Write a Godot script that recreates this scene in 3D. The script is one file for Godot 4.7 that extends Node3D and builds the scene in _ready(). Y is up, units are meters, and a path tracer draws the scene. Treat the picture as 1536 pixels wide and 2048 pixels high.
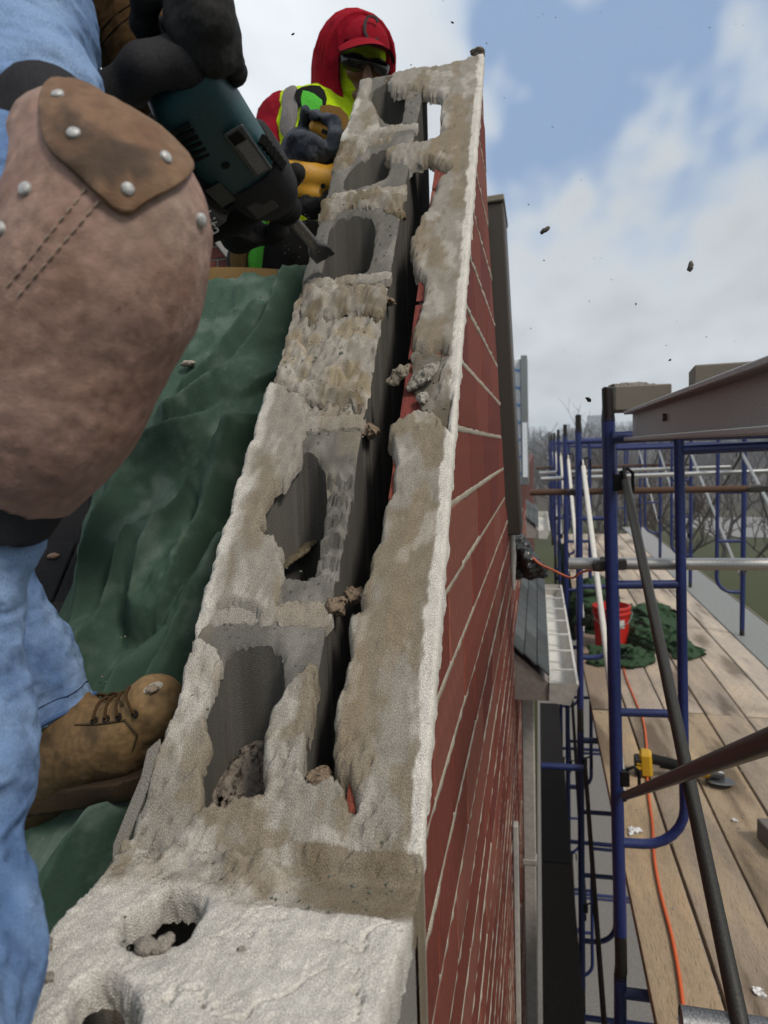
extends Node3D
# The camera stands at the origin, x runs out from the brick face, y up, -z along the wall.

const BX := Vector3(0.97648422, -0.03156109, -0.21326619)
const BY := Vector3(0.01184816, 0.99558749, -0.09308687)
const BZ := Vector3(0.21526308, 0.08837105, 0.97254942)
const FACE := -0.112      # outer face of the brickwork
const BRICK_BACK := -0.188
const BLOCK_RIGHT := -0.240
const BLOCK_LEFT := -0.396
const LEVEL := -0.395     # the level shoulder at the foot of the rake
const APEX := 1.69

var rng := RandomNumberGenerator.new()
var nz := FastNoiseLite.new()
var taken := {}
var M := {}


class G:   # collects triangles, one colour at a time
	var v := PackedVector3Array()
	var n := PackedVector3Array()
	var c := PackedColorArray()
	var t := PackedVector2Array()
	var i := PackedInt32Array()
	var col := Color.WHITE
	func vert(p: Vector3, nn: Vector3 = Vector3.ZERO) -> int:
		v.append(p)
		n.append(nn)
		c.append(col)
		t.append(Vector2.ZERO)
		return v.size() - 1
	func tri(a: Vector3, b: Vector3, d: Vector3, out: Vector3) -> void:
		var nn := (d - a).cross(b - a).normalized()
		if nn.dot(out) < 0.0:
			var s := b
			b = d
			d = s
			nn = -nn
		var k := vert(a, nn)
		vert(b, nn)
		vert(d, nn)
		i.append_array(PackedInt32Array([k, k + 1, k + 2]))
	func quad(a: Vector3, b: Vector3, d: Vector3, e: Vector3, out: Vector3) -> void:
		var nn := (d - a).cross(b - a).normalized()
		if nn.dot(out) < 0.0:
			var s := b
			b = e
			e = s
			nn = -nn
		var k := vert(a, nn)
		vert(b, nn)
		vert(d, nn)
		vert(e, nn)
		i.append_array(PackedInt32Array([k, k + 1, k + 2, k, k + 2, k + 3]))
	func smooth_from(first_index: int) -> void:
		for k in range(first_index, i.size(), 3):
			var a := i[k]
			var b := i[k + 1]
			var d := i[k + 2]
			var nn := (v[d] - v[a]).cross(v[b] - v[a])
			n[a] += nn
			n[b] += nn
			n[d] += nn
	func box(at: Vector3, half: Vector3, bs := Basis.IDENTITY, bevel := 0.0) -> void:
		bevel = minf(bevel, minf(half.x, minf(half.y, half.z)) * 0.9)
		var e := half - Vector3.ONE * bevel
		var ax := [bs.x, bs.y, bs.z]
		for k in 3:
			var u: Vector3 = ax[(k + 1) % 3]
			var w: Vector3 = ax[(k + 2) % 3]
			var hu: float = e[(k + 1) % 3]
			var hw: float = e[(k + 2) % 3]
			for s in [-1.0, 1.0]:
				var o: Vector3 = ax[k] * (s * half[k])
				quad(at + o - u * hu - w * hw, at + o + u * hu - w * hw, at + o + u * hu + w * hw, at + o - u * hu + w * hw, o)
			if bevel > 0.0:
				for s in [-1.0, 1.0]:
					for r in [-1.0, 1.0]:
						var p1: Vector3 = u * (s * half[(k + 1) % 3]) + w * (r * hw)
						var p2: Vector3 = u * (s * hu) + w * (r * half[(k + 2) % 3])
						var l: Vector3 = ax[k] * e[k]
						quad(at + p1 - l, at + p1 + l, at + p2 + l, at + p2 - l, p1 + p2)
		if bevel > 0.0:
			for sx in [-1.0, 1.0]:
				for sy in [-1.0, 1.0]:
					for sz in [-1.0, 1.0]:
						var a: Vector3 = bs * Vector3(sx * half.x, sy * e.y, sz * e.z)
						var b: Vector3 = bs * Vector3(sx * e.x, sy * half.y, sz * e.z)
						var d: Vector3 = bs * Vector3(sx * e.x, sy * e.y, sz * half.z)
						tri(at + a, at + b, at + d, a + b + d)
	func rings(rs: Array, closed := true, caps := true) -> void:   # rs: PackedVector3Arrays of one length
		var first := i.size()
		var m: int = rs[0].size()
		var k0 := v.size()
		for r in rs:
			for p in r:
				vert(p)
		var mid := Vector3.ZERO
		for p in rs[0]:
			mid += p / m
		var mid2 := Vector3.ZERO
		for p in rs[1]:
			mid2 += p / m
		var side: Vector3 = (rs[0][1] - rs[0][0]).cross(mid2 - mid)
		var flip := closed and side.dot((rs[0][0] + rs[0][1]) * 0.5 - mid) > 0.0
		for a in rs.size() - 1:
			for b in (m if closed else m - 1):
				var p := k0 + a * m + b
				var q := k0 + a * m + (b + 1) % m
				if flip:
					i.append_array(PackedInt32Array([p, p + m, q, q, p + m, q + m]))
				else:
					i.append_array(PackedInt32Array([p, q, p + m, q, q + m, p + m]))
		smooth_from(first)
		if caps and closed:
			for e in [0, rs.size() - 1]:
				var cc := Vector3.ZERO
				for p in rs[e]:
					cc += p / m
				var o: Vector3 = mid - mid2 if e == 0 else mid2 - mid
				if e > 0:
					var pc := Vector3.ZERO
					for p in rs[e - 1]:
						pc += p / m
					o = cc - pc if cc.distance_to(pc) > 1e-6 else o
				for b in m:
					tri(cc, rs[e][b], rs[e][(b + 1) % m], o)
	func tube(pts: Array, r, sides := 10, caps := true) -> void:
		var rs := []
		var up := Vector3.UP if absf((pts[1] - pts[0]).normalized().y) < 0.9 else Vector3.RIGHT
		for k in pts.size():
			var d: Vector3 = (pts[mini(k + 1, pts.size() - 1)] - pts[maxi(k - 1, 0)]).normalized()
			var u := (up - d * up.dot(d)).normalized()
			up = u
			var w := d.cross(u)
			var ring := PackedVector3Array()
			var rad: float = r if r is float else r[k]
			for s in sides:
				var a := TAU * s / sides
				ring.append(pts[k] + (u * cos(a) + w * sin(a)) * rad)
			rs.append(ring)
		rings(rs, true, caps)
	func face(out: Vector3) -> void:    # turn a sheet so that its front looks along out
		var s := 0.0
		for k in n.size():
			s += n[k].normalized().dot(out)
		if s < 0.0:
			for k in n.size():
				n[k] = -n[k]
			for k in range(0, i.size(), 3):
				var e := i[k + 1]
				i[k + 1] = i[k + 2]
				i[k + 2] = e
	func mesh(m: Material) -> ArrayMesh:
		for k in n.size():
			n[k] = n[k].normalized() if n[k].length_squared() > 1e-20 else Vector3.UP
		if v.is_empty():
			tri(Vector3.ZERO, Vector3.ZERO, Vector3.ZERO, Vector3.UP)
			print("EMPTY MESH ", m.resource_name)
		var arr := []
		arr.resize(Mesh.ARRAY_MAX)
		arr[Mesh.ARRAY_VERTEX] = v
		arr[Mesh.ARRAY_NORMAL] = n
		arr[Mesh.ARRAY_COLOR] = c
		arr[Mesh.ARRAY_TEX_UV] = t
		arr[Mesh.ARRAY_INDEX] = i
		var out := ArrayMesh.new()
		out.add_surface_from_arrays(Mesh.PRIMITIVE_TRIANGLES, arr)
		out.surface_set_material(0, m)
		return out


class Field:   # a smooth union of tapered bones and ellipsoids, with cuts, folds and lumps
	var a := PackedVector3Array()
	var b := PackedVector3Array()
	var ra := PackedFloat32Array()
	var rb := PackedFloat32Array()
	var ec := PackedVector3Array()
	var eb := []
	var er := PackedVector3Array()
	var cuts := []          # [point, outward normal]
	var sc := PackedVector3Array()   # hollows
	var sr := PackedVector3Array()
	var sb := []
	func hollow(c: Vector3, r: Vector3, bs := Basis.IDENTITY) -> Field:
		sc.append(c)
		sr.append(r)
		sb.append(bs.inverse())
		return self
	var k := 0.02
	var amp := 0.0
	var freq := Vector3(20, 20, 20)
	var amp2 := 0.0
	var freq2 := Vector3(80, 80, 80)
	var nz: FastNoiseLite
	func bone(p: Vector3, q: Vector3, r: float, s: float) -> Field:
		a.append(p)
		b.append(q)
		ra.append(r)
		rb.append(s)
		return self
	func chain(ps: Array, rs: Array) -> Field:
		for j in ps.size() - 1:
			bone(ps[j], ps[j + 1], rs[j], rs[j + 1])
		return self
	func egg(c: Vector3, r: Vector3, bs := Basis.IDENTITY) -> Field:
		ec.append(c)
		er.append(r)
		eb.append(bs.inverse())
		return self
	func d(p: Vector3) -> float:
		var m := 1e3
		for j in a.size():
			var ba := b[j] - a[j]
			var pa := p - a[j]
			var h := clampf(pa.dot(ba) / ba.dot(ba), 0.0, 1.0)
			var e := (pa - ba * h).length() - lerpf(ra[j], rb[j], h)
			if m > 100.0:
				m = e
			else:
				var s := clampf(0.5 + 0.5 * (e - m) / k, 0.0, 1.0)
				m = lerpf(e, m, s) - k * s * (1.0 - s)
		for j in ec.size():
			var q: Vector3 = eb[j] * (p - ec[j])
			var k0 := (q / er[j]).length()
			var k1 := (q / (er[j] * er[j])).length()
			var e := k0 * (k0 - 1.0) / maxf(k1, 1e-6)
			if m > 100.0:
				m = e
			else:
				var s := clampf(0.5 + 0.5 * (e - m) / k, 0.0, 1.0)
				m = lerpf(e, m, s) - k * s * (1.0 - s)
		if amp > 0.0 and m < amp * 3.0:
			m += amp * nz.get_noise_3dv(p * freq)
		if amp2 > 0.0 and m < amp2 * 3.0:
			m += amp2 * nz.get_noise_3dv(p * freq2)
		for j in sc.size():
			var q: Vector3 = sb[j] * (p - sc[j])
			var k0 := (q / sr[j]).length()
			m = maxf(m, -k0 * (k0 - 1.0) / maxf((q / (sr[j] * sr[j])).length(), 1e-6))
		for c in cuts:
			m = maxf(m, (p - c[0]).dot(c[1]))
		return m
	func grad(p: Vector3) -> Vector3:
		var e := 0.0015
		return Vector3(d(p + Vector3(e, 0, 0)) - d(p - Vector3(e, 0, 0)), d(p + Vector3(0, e, 0)) - d(p - Vector3(0, e, 0)), d(p + Vector3(0, 0, e)) - d(p - Vector3(0, 0, e))).normalized()
	func bounds() -> AABB:
		var box := AABB()
		var first := true
		for j in a.size():
			for e in [[a[j], ra[j]], [b[j], rb[j]]]:
				var bb := AABB(e[0] - Vector3.ONE * e[1], Vector3.ONE * 2.0 * e[1])
				box = bb if first else box.merge(bb)
				first = false
		for j in ec.size():
			var r: float = maxf(er[j].x, maxf(er[j].y, er[j].z))
			var bb := AABB(ec[j] - Vector3.ONE * r, Vector3.ONE * 2.0 * r)
			box = bb if first else box.merge(bb)
			first = false
		return box.grow(k * 0.3 + amp + amp2 + 0.004)
	func cast(dir: Vector3) -> Vector3:   # first point met from the origin along dir
		dir = dir.normalized()
		var s := 0.05
		var best := 9.0
		var where := dir
		for j in 160:
			var e := d(dir * s)
			if e < best:
				best = e
				where = dir * s
			if e < 0.0006:
				break
			s += maxf(e * 0.7, 0.0005)
			if s > 6.0:
				break
		return where if best < 0.0006 else near(where)   # a ray that misses ends on the rim
	func near(p: Vector3) -> Vector3:     # the closest surface point, by a few steps down the gradient
		for j in 8:
			p -= grad(p) * d(p)
		return p


func nets(g: G, f: Field, cell: float, colour = null) -> void:   # surface nets over the field
	var box := f.bounds().grow(cell * 2.0)
	var nx := int(box.size.x / cell / 4.0 + 1.0) * 4
	var ny := int(box.size.y / cell / 4.0 + 1.0) * 4
	var nw := int(box.size.z / cell / 4.0 + 1.0) * 4
	var sx := nx + 1
	var sxy := sx * (ny + 1)
	var val := PackedFloat32Array()
	val.resize(sxy * (nw + 1))
	val.fill(1e9)
	var at := PackedInt32Array()
	at.resize(val.size())
	at.fill(-1)
	var o := box.position
	var blocks := []
	var reach := cell * 4.0 * 0.87 * 1.6 + f.amp + f.amp2
	for bz in range(0, nw, 4):
		for by in range(0, ny, 4):
			for bx in range(0, nx, 4):
				if absf(f.d(o + Vector3(bx + 2, by + 2, bz + 2) * cell)) < reach:
					blocks.append(Vector3i(bx, by, bz))
					for z in range(bz, bz + 5):
						for y in range(by, by + 5):
							for x in range(bx, bx + 5):
								var q := x + y * sx + z * sxy
								if val[q] > 1e8:
									val[q] = f.d(o + Vector3(x, y, z) * cell)
	var corner := [0, 1, sx, sx + 1, sxy, sxy + 1, sxy + sx, sxy + sx + 1]
	var off := [Vector3(0, 0, 0), Vector3(1, 0, 0), Vector3(0, 1, 0), Vector3(1, 1, 0), Vector3(0, 0, 1), Vector3(1, 0, 1), Vector3(0, 1, 1), Vector3(1, 1, 1)]
	var edges := [[0, 1], [2, 3], [4, 5], [6, 7], [0, 2], [1, 3], [4, 6], [5, 7], [0, 4], [1, 5], [2, 6], [3, 7]]
	for bl in blocks:
		for z in range(bl.z, bl.z + 4):
			for y in range(bl.y, bl.y + 4):
				for x in range(bl.x, bl.x + 4):
					var q: int = x + y * sx + z * sxy
					var inside := 0
					for e in 8:
						if val[q + corner[e]] < 0.0:
							inside += 1
					if inside == 0 or inside == 8:
						continue
					var s := Vector3.ZERO
					var m := 0
					for e in edges:
						var va := val[q + corner[e[0]]]
						var vb := val[q + corner[e[1]]]
						if (va < 0.0) != (vb < 0.0):
							s += off[e[0]].lerp(off[e[1]], va / (va - vb))
							m += 1
					var p := o + (Vector3(x, y, z) + s / m) * cell
					if colour != null:
						g.col = colour.call(p)
					at[q] = g.vert(p, f.grad(p))
	for bl in blocks:
		for z in range(bl.z, bl.z + 4):
			for y in range(bl.y, bl.y + 4):
				for x in range(bl.x, bl.x + 4):
					var q: int = x + y * sx + z * sxy
					var neg := val[q] < 0.0
					for e in 3:
						var st: int = [1, sx, sxy][e]
						if val[q + st] > 1e8 or (val[q + st] < 0.0) == neg:
							continue
						var s1: int = [sx, sxy, 1][e]
						var s2: int = [sxy, 1, sx][e]
						if q - s1 - s2 < 0:
							continue
						var k := [at[q], at[q - s1], at[q - s1 - s2], at[q - s2]]
						if k.min() < 0:
							continue
						if neg:
							g.i.append_array(PackedInt32Array([k[0], k[2], k[1], k[0], k[3], k[2]]))
						else:
							g.i.append_array(PackedInt32Array([k[0], k[1], k[2], k[0], k[2], k[3]]))


func field(k := 0.02, amp := 0.0, freq := Vector3(20, 20, 20), amp2 := 0.0, freq2 := Vector3(80, 80, 80)) -> Field:
	var f := Field.new()
	f.k = k
	f.amp = amp
	f.freq = freq
	f.amp2 = amp2
	f.freq2 = freq2
	f.nz = nz
	return f


func ray(px: float, py: float) -> Vector3:   # direction through a point of the photograph
	return BX * (px - 768.0) - BY * (py - 1024.0) - BZ * 1400.0


func at(px: float, py: float, d: float) -> Vector3:   # the point at the distance d along the wall
	var q := ray(px, py)
	return q * (d / -q.z)


func rake(d: float) -> float:
	return 1.152 * d - 1.0702


func top_of(d: float) -> float:   # height of the wall top
	return maxf(rake(d), LEVEL)


func roof_y(d: float) -> float:
	return 1.152 * d - 1.5202 if d < APEX else 1.152 * (2.0 * APEX - d) - 1.5202


func rk(px: float, py: float) -> Vector2:    # (d, x) on the wall top
	var q := ray(px, py)
	var s := -1.0702 / (q.y + 1.152 * q.z)
	if -q.z * s < 0.586:
		s = LEVEL / q.y
	return Vector2(-q.z * s, q.x * s)


func rks(l: Array) -> PackedVector2Array:
	var out := PackedVector2Array()
	for k in range(0, l.size(), 2):
		out.append(rk(l[k], l[k + 1]))
	return out


func on_roof(px: float, py: float, lift := 0.0) -> Vector3:
	var q := ray(px, py)
	return q * ((-1.5202 + lift) / (q.y + 1.152 * q.z))


func on_y(px: float, py: float, y: float) -> Vector3:
	var q := ray(px, py)
	return q * (y / q.y)


func lin(r: int, g: int, b: int) -> Color:   # an sRGB colour as a linear vertex colour
	return Color8(r, g, b).srgb_to_linear()


func numbered(called: String) -> String:
	taken[called] = taken.get(called, -1) + 1
	return called if taken[called] == 0 else "%s_%03d" % [called, taken[called]]


func tag(o: Node3D, label: String, category: String, group := "", kind := "") -> Node3D:
	if label:
		o.set_meta("label", label)
	if category:
		o.set_meta("category", category)
	if group:
		o.set_meta("group", group)
	if kind:
		o.set_meta("kind", kind)
	return o


func thing(called: String, label: String, category: String, where := Vector3.ZERO, bs := Basis.IDENTITY, group := "") -> Node3D:
	var o := Node3D.new()
	o.name = numbered(called)
	o.transform = Transform3D(bs, where)
	add_child(o)
	return tag(o, label, category, group)


func part(called: String, m: Mesh, parent: Node3D, where := Vector3.ZERO, bs := Basis.IDENTITY) -> MeshInstance3D:
	var o := MeshInstance3D.new()
	o.name = called
	o.mesh = m
	o.transform = Transform3D(bs, where)
	parent.add_child(o, true)
	return o


func solo(called: String, m: Mesh, label: String, category: String, group := "", kind := "", where := Vector3.ZERO, bs := Basis.IDENTITY) -> MeshInstance3D:
	var o := MeshInstance3D.new()
	o.name = numbered(called)
	o.mesh = m
	o.transform = Transform3D(bs, where)
	add_child(o)
	tag(o, label, category, group, kind)
	return o


func noise_tex(f: float, oct: int, lo: float, hi: float, sd: int, size := 512, kind := FastNoiseLite.TYPE_SIMPLEX_SMOOTH, ramp: Gradient = null) -> NoiseTexture2D:
	var fn := FastNoiseLite.new()
	fn.noise_type = kind
	fn.frequency = f
	fn.fractal_octaves = oct
	fn.seed = sd
	var t := NoiseTexture2D.new()
	t.width = size
	t.height = size
	t.seamless = true
	t.noise = fn
	if ramp == null:
		ramp = Gradient.new()
		ramp.set_color(0, Color(lo, lo, lo))
		ramp.set_color(1, Color(hi, hi, hi))
	t.color_ramp = ramp
	return t


func mat(called: String, albedo: Texture2D, bump: Texture2D, scale: Vector3, bump_cm: float, rough := 0.9, metal := 0.0, spec := 0.4, world := false) -> StandardMaterial3D:
	var m := StandardMaterial3D.new()
	m.resource_name = called
	m.vertex_color_use_as_albedo = true
	m.albedo_texture = albedo
	m.uv1_triplanar = true
	m.uv1_world_triplanar = world
	m.uv1_scale = scale
	m.roughness = rough
	m.metallic = metal
	m.metallic_specular = spec
	if bump:
		m.heightmap_enabled = true
		m.heightmap_texture = bump
		m.heightmap_scale = bump_cm
	M[called] = m
	return m


func fbm(x: float, y: float, z := 0.0) -> float:
	return nz.get_noise_3d(x, y, z)


func _ready() -> void:
	rng.seed = 7
	nz.noise_type = FastNoiseLite.TYPE_SIMPLEX_SMOOTH
	nz.frequency = 1.0
	nz.fractal_octaves = 3
	nz.seed = 11
	var cam := Camera3D.new()
	cam.name = "camera"
	cam.fov = 72.372
	cam.near = 0.02
	cam.far = 900.0
	cam.transform = Transform3D(Basis(BX, BY, BZ), Vector3.ZERO)
	var lens := CameraAttributesPhysical.new()
	lens.frustum_focal_length = 16.405
	lens.frustum_focus_distance = 1.05
	lens.exposure_aperture = 5.0
	cam.attributes = lens
	cam.fov = 72.372
	cam.near = 0.02
	cam.far = 900.0
	add_child(cam)
	cam.current = true
	var env := Environment.new()
	env.background_mode = Environment.BG_SKY
	env.sky = Sky.new()
	env.sky.sky_material = sky_material()
	env.background_energy_multiplier = 1.0
	env.tonemap_mode = Environment.TONE_MAPPER_LINEAR
	env.tonemap_exposure = 1.78
	env.sdfgi_enabled = true
	env.ssao_enabled = true
	env.ssil_enabled = true
	env.fog_enabled = true
	env.fog_density = 0.0014
	env.fog_light_color = Color(0.74, 0.78, 0.82)
	var we := WorldEnvironment.new()
	we.name = "environment"
	we.environment = env
	add_child(we)
	var sun := DirectionalLight3D.new()
	sun.name = "sun"
	sun.light_energy = 0.5
	sun.light_angular_distance = 14.0
	sun.light_color = Color(1.0, 0.965, 0.91)
	sun.shadow_enabled = true
	sun.look_at_from_position(Vector3(0.72, 1.0, 0.52), Vector3.ZERO)
	add_child(sun)
	materials()
	build_ground()
	build_wall()
	build_roof()
	build_house()
	build_scaffold()
	build_deck_things()
	build_worker_near()
	build_drill()
	build_worker_far()
	build_saw()
	build_fragments()


func sky_material() -> PanoramaSkyMaterial:
	var w := 1024
	var h := 512
	var im := Image.create(w, h, false, Image.FORMAT_RGB8)
	var blue_at := ray(1400, 240).normalized()
	var blue_two := ray(1110, 300).normalized()
	for y in h:
		var el := PI * (y + 0.5) / h
		for x in w:
			var az := TAU * (x + 0.5) / w
			var dir := Vector3(sin(el) * sin(az), cos(el), -sin(el) * cos(az))
			var up := maxf(dir.y, 0.0)
			var q := Vector3(dir.x, 0, dir.z) / (up + 0.22)
			var n1 := fbm(q.x * 0.75 + 3.1, q.z * 0.45 + 1.7, up)
			var n2 := fbm(q.x * 3.0 + 9.0, q.z * 1.6, up * 2.0) + 0.5 * fbm(q.x * 8.0, q.z * 4.0, 3.0)
			var light := 0.80 + 0.10 * n1 + 0.07 * n2
			light = lerpf(light, 0.735 + 0.05 * n2 + 0.03 * n1, smoothstep(0.55, 0.12, up) * smoothstep(-0.5, 0.1, dir.x))
			light += 0.10 * smoothstep(0.1, -0.75, dir.x) * smoothstep(-0.2, 0.4, up)
			var cloud := Color(light * 0.975, light * 1.0, light * 1.022)
			var blue := Color(0.48, 0.575, 0.71)
			var b := smoothstep(0.42, 0.75, n1 + 0.35 * n2) * 0.6
			b += 0.85 * smoothstep(0.945, 1.0, dir.dot(blue_at) + 0.05 * n2 + 0.04 * n1)
			b += 0.35 * smoothstep(0.96, 1.0, dir.dot(blue_two) + 0.04 * n2)
			b *= smoothstep(0.20, 0.46, up + 0.08 * n2)
			b *= clampf(0.80 + 1.1 * n2 + 0.4 * n1, 0.3, 1.0)
			var c := cloud.lerp(blue, clampf(b, 0.0, 0.9))
			if dir.y < 0.0:
				c = c.lerp(Color(0.36, 0.36, 0.33), smoothstep(0.0, -0.12, dir.y))
			im.set_pixel(x, y, Color(c.r * 0.86, c.g * 0.86, c.b * 0.86))
	var m := PanoramaSkyMaterial.new()
	m.panorama = ImageTexture.create_from_image(im)
	return m


func materials() -> void:
	var speckle := noise_tex(0.09, 3, 0.5, 1.0, 3)
	var gr := Gradient.new()
	gr.offsets = PackedFloat32Array([0.0, 0.36, 0.54, 0.75, 1.0])
	gr.colors = PackedColorArray([Color(0.34, 0.32, 0.30), Color(0.70, 0.685, 0.665), Color(0.84, 0.83, 0.82), Color(0.95, 0.95, 0.94), Color(1, 1, 1)])
	var sand := noise_tex(0.16, 4, 0, 1, 5, 512, FastNoiseLite.TYPE_SIMPLEX_SMOOTH, gr)
	var sand_bump := noise_tex(0.13, 5, 0.0, 1.0, 5)
	var grit := noise_tex(0.22, 3, 0.0, 1.0, 8, 512, FastNoiseLite.TYPE_VALUE)
	var broad := noise_tex(0.02, 5, 0.62, 1.0, 21)
	var wood_g := Gradient.new()
	wood_g.offsets = PackedFloat32Array([0.0, 0.35, 0.5, 0.62, 1.0])
	wood_g.colors = PackedColorArray([Color(0.5, 0.45, 0.4), Color(0.8, 0.78, 0.75), Color(0.9, 0.88, 0.86), Color(0.78, 0.74, 0.7), Color(1, 1, 1)])
	var wood := noise_tex(0.035, 5, 0, 1, 31, 512, FastNoiseLite.TYPE_SIMPLEX_SMOOTH, wood_g)
	mat("mortar", sand, sand_bump, Vector3.ONE * 8.0, 0.15, 0.95, 0.0, 0.25)
	mat("block", sand, sand_bump, Vector3.ONE * 9.0, 0.13, 0.95, 0.0, 0.25)
	mat("brick", noise_tex(0.05, 4, 0.55, 1.0, 41), noise_tex(0.06, 4, 0.0, 1.0, 42), Vector3(6, 0.9, 22), 0.25, 0.82, 0.0, 0.35, true)
	mat("tarp", noise_tex(0.03, 5, 0.82, 1.0, 51), noise_tex(0.3, 2, 0, 1, 52), Vector3.ONE * 8.0, 0.05, 0.8, 0.0, 0.4)
	mat("asphalt_shingle", sand, grit, Vector3.ONE * 6.0, 0.25, 0.95, 0.0, 0.3)
	mat("wood", wood, wood, Vector3(16, 16, 0.7), 0.12, 0.85, 0.0, 0.3, true)
	mat("blue_paint", broad, broad, Vector3.ONE * 6.0, 0.03, 0.42, 0.0, 0.5)
	mat("galvanised", noise_tex(0.05, 4, 0.55, 1.0, 61), broad, Vector3(9, 9, 9), 0.03, 0.42, 0.85, 0.5)
	mat("aluminium", noise_tex(0.05, 4, 0.7, 1.0, 64), broad, Vector3(9, 9, 9), 0.03, 0.5, 0.25, 0.5)
	mat("dark_steel", noise_tex(0.05, 4, 0.5, 1.0, 62), broad, Vector3.ONE * 9.0, 0.03, 0.38, 0.7, 0.5)
	mat("rust", noise_tex(0.05, 5, 0.4, 1.0, 63), sand_bump, Vector3.ONE * 6.0, 0.05, 0.85, 0.1, 0.4)
	mat("painted", noise_tex(0.02, 3, 0.86, 1.0, 22), null, Vector3.ONE * 3.0, 0.0, 0.6, 0.0, 0.4)
	mat("slate", noise_tex(0.04, 5, 0.55, 1.0, 71), broad, Vector3(4, 4, 4), 0.08, 0.7, 0.0, 0.4)
	mat("plastic", noise_tex(0.06, 4, 0.7, 1.0, 72), noise_tex(0.3, 2, 0, 1, 73), Vector3.ONE * 7.0, 0.03, 0.5, 0.0, 0.45)
	mat("grip", noise_tex(0.06, 4, 0.6, 1.0, 74), noise_tex(0.3, 2, 0, 1, 75), Vector3.ONE * 8.0, 0.05, 0.78, 0.0, 0.3)
	mat("leather", noise_tex(0.03, 6, 0.72, 1.0, 81), noise_tex(0.12, 4, 0, 1, 82), Vector3.ONE * 5.0, 0.035, 0.72, 0.0, 0.35)
	mat("felt", noise_tex(0.1, 3, 0.6, 1.0, 83), noise_tex(0.3, 3, 0, 1, 84), Vector3.ONE * 12.0, 0.2, 1.0, 0.0, 0.1)
	mat("cloth", noise_tex(0.03, 5, 0.72, 1.0, 85), noise_tex(0.35, 2, 0, 1, 86), Vector3.ONE * 10.0, 0.08, 0.95, 0.0, 0.2)
	var dg := Gradient.new()
	dg.offsets = PackedFloat32Array([0.0, 0.4, 0.6, 1.0])
	dg.colors = PackedColorArray([Color(0.60, 0.65, 0.73), Color(0.78, 0.81, 0.87), Color(0.9, 0.92, 0.95), Color(1, 1, 1)])
	mat("denim", noise_tex(0.2, 4, 0, 1, 87, 512, FastNoiseLite.TYPE_SIMPLEX_SMOOTH, dg), noise_tex(0.3, 2, 0, 1, 88), Vector3(9, 2.6, 9), 0.05, 0.93, 0.0, 0.2)
	mat("skin", noise_tex(0.1, 3, 0.85, 1.0, 89), null, Vector3.ONE * 10.0, 0.0, 0.5, 0.0, 0.4)
	mat("glossy", null, null, Vector3.ONE, 0.0, 0.12, 0.0, 0.5)
	mat("grass", noise_tex(0.15, 4, 0.5, 1.0, 91), null, Vector3.ONE * 0.35, 0.0, 0.95, 0.0, 0.2, true)
	mat("paving", noise_tex(0.08, 5, 0.7, 1.0, 92), null, Vector3.ONE * 0.6, 0.0, 0.9, 0.0, 0.3, true)
	mat("bark", noise_tex(0.08, 4, 0.5, 1.0, 93), null, Vector3.ONE * 1.5, 0.0, 0.95, 0.0, 0.2)
	mat("plain", null, null, Vector3.ONE, 0.0, 0.7, 0.0, 0.4)


func poly_grid(polys: Array, holes: Array, d0: float, d1: float, x0: float, x1: float, step: float) -> Array:   # signed distance, positive inside
	var nd := int((d1 - d0) / step) + 2
	var nx := int((x1 - x0) / step) + 2
	var val := PackedFloat32Array()
	val.resize(nd * nx)
	for a in nd:
		for b in nx:
			var p := Vector2(d0 + a * step, x0 + b * step)
			var best := -1.0
			for q in polys:
				best = maxf(best, edge_distance(p, q))
			for q in holes:
				best = minf(best, -edge_distance(p, q))
			val[a * nx + b] = best
	return [val, nd, nx, d0, x0, step]


func edge_distance(p: Vector2, q: PackedVector2Array) -> float:
	var best := 1e9
	var inside := false
	var m := q.size()
	var a := q[m - 1]
	for k in m:
		var b := q[k]
		var ab := b - a
		var h := clampf((p - a).dot(ab) / maxf(ab.length_squared(), 1e-12), 0.0, 1.0)
		best = minf(best, p.distance_squared_to(a + ab * h))
		if (a.y > p.y) != (b.y > p.y) and p.x < ab.x * (p.y - a.y) / ab.y + a.x:
			inside = not inside
		a = b
	return sqrt(best) * (1.0 if inside else -1.0)


func sample(g: Array, d: float, x: float) -> float:
	var fa: float = clampf((d - g[3]) / g[5], 0.0, g[1] - 1.001)
	var fb: float = clampf((x - g[4]) / g[5], 0.0, g[2] - 1.001)
	var a := int(fa)
	var b := int(fb)
	var nx: int = g[2]
	var val: PackedFloat32Array = g[0]
	var k := a * nx + b
	return lerpf(lerpf(val[k], val[k + 1], fb - b), lerpf(val[k + nx], val[k + nx + 1], fb - b), fa - a)


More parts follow.
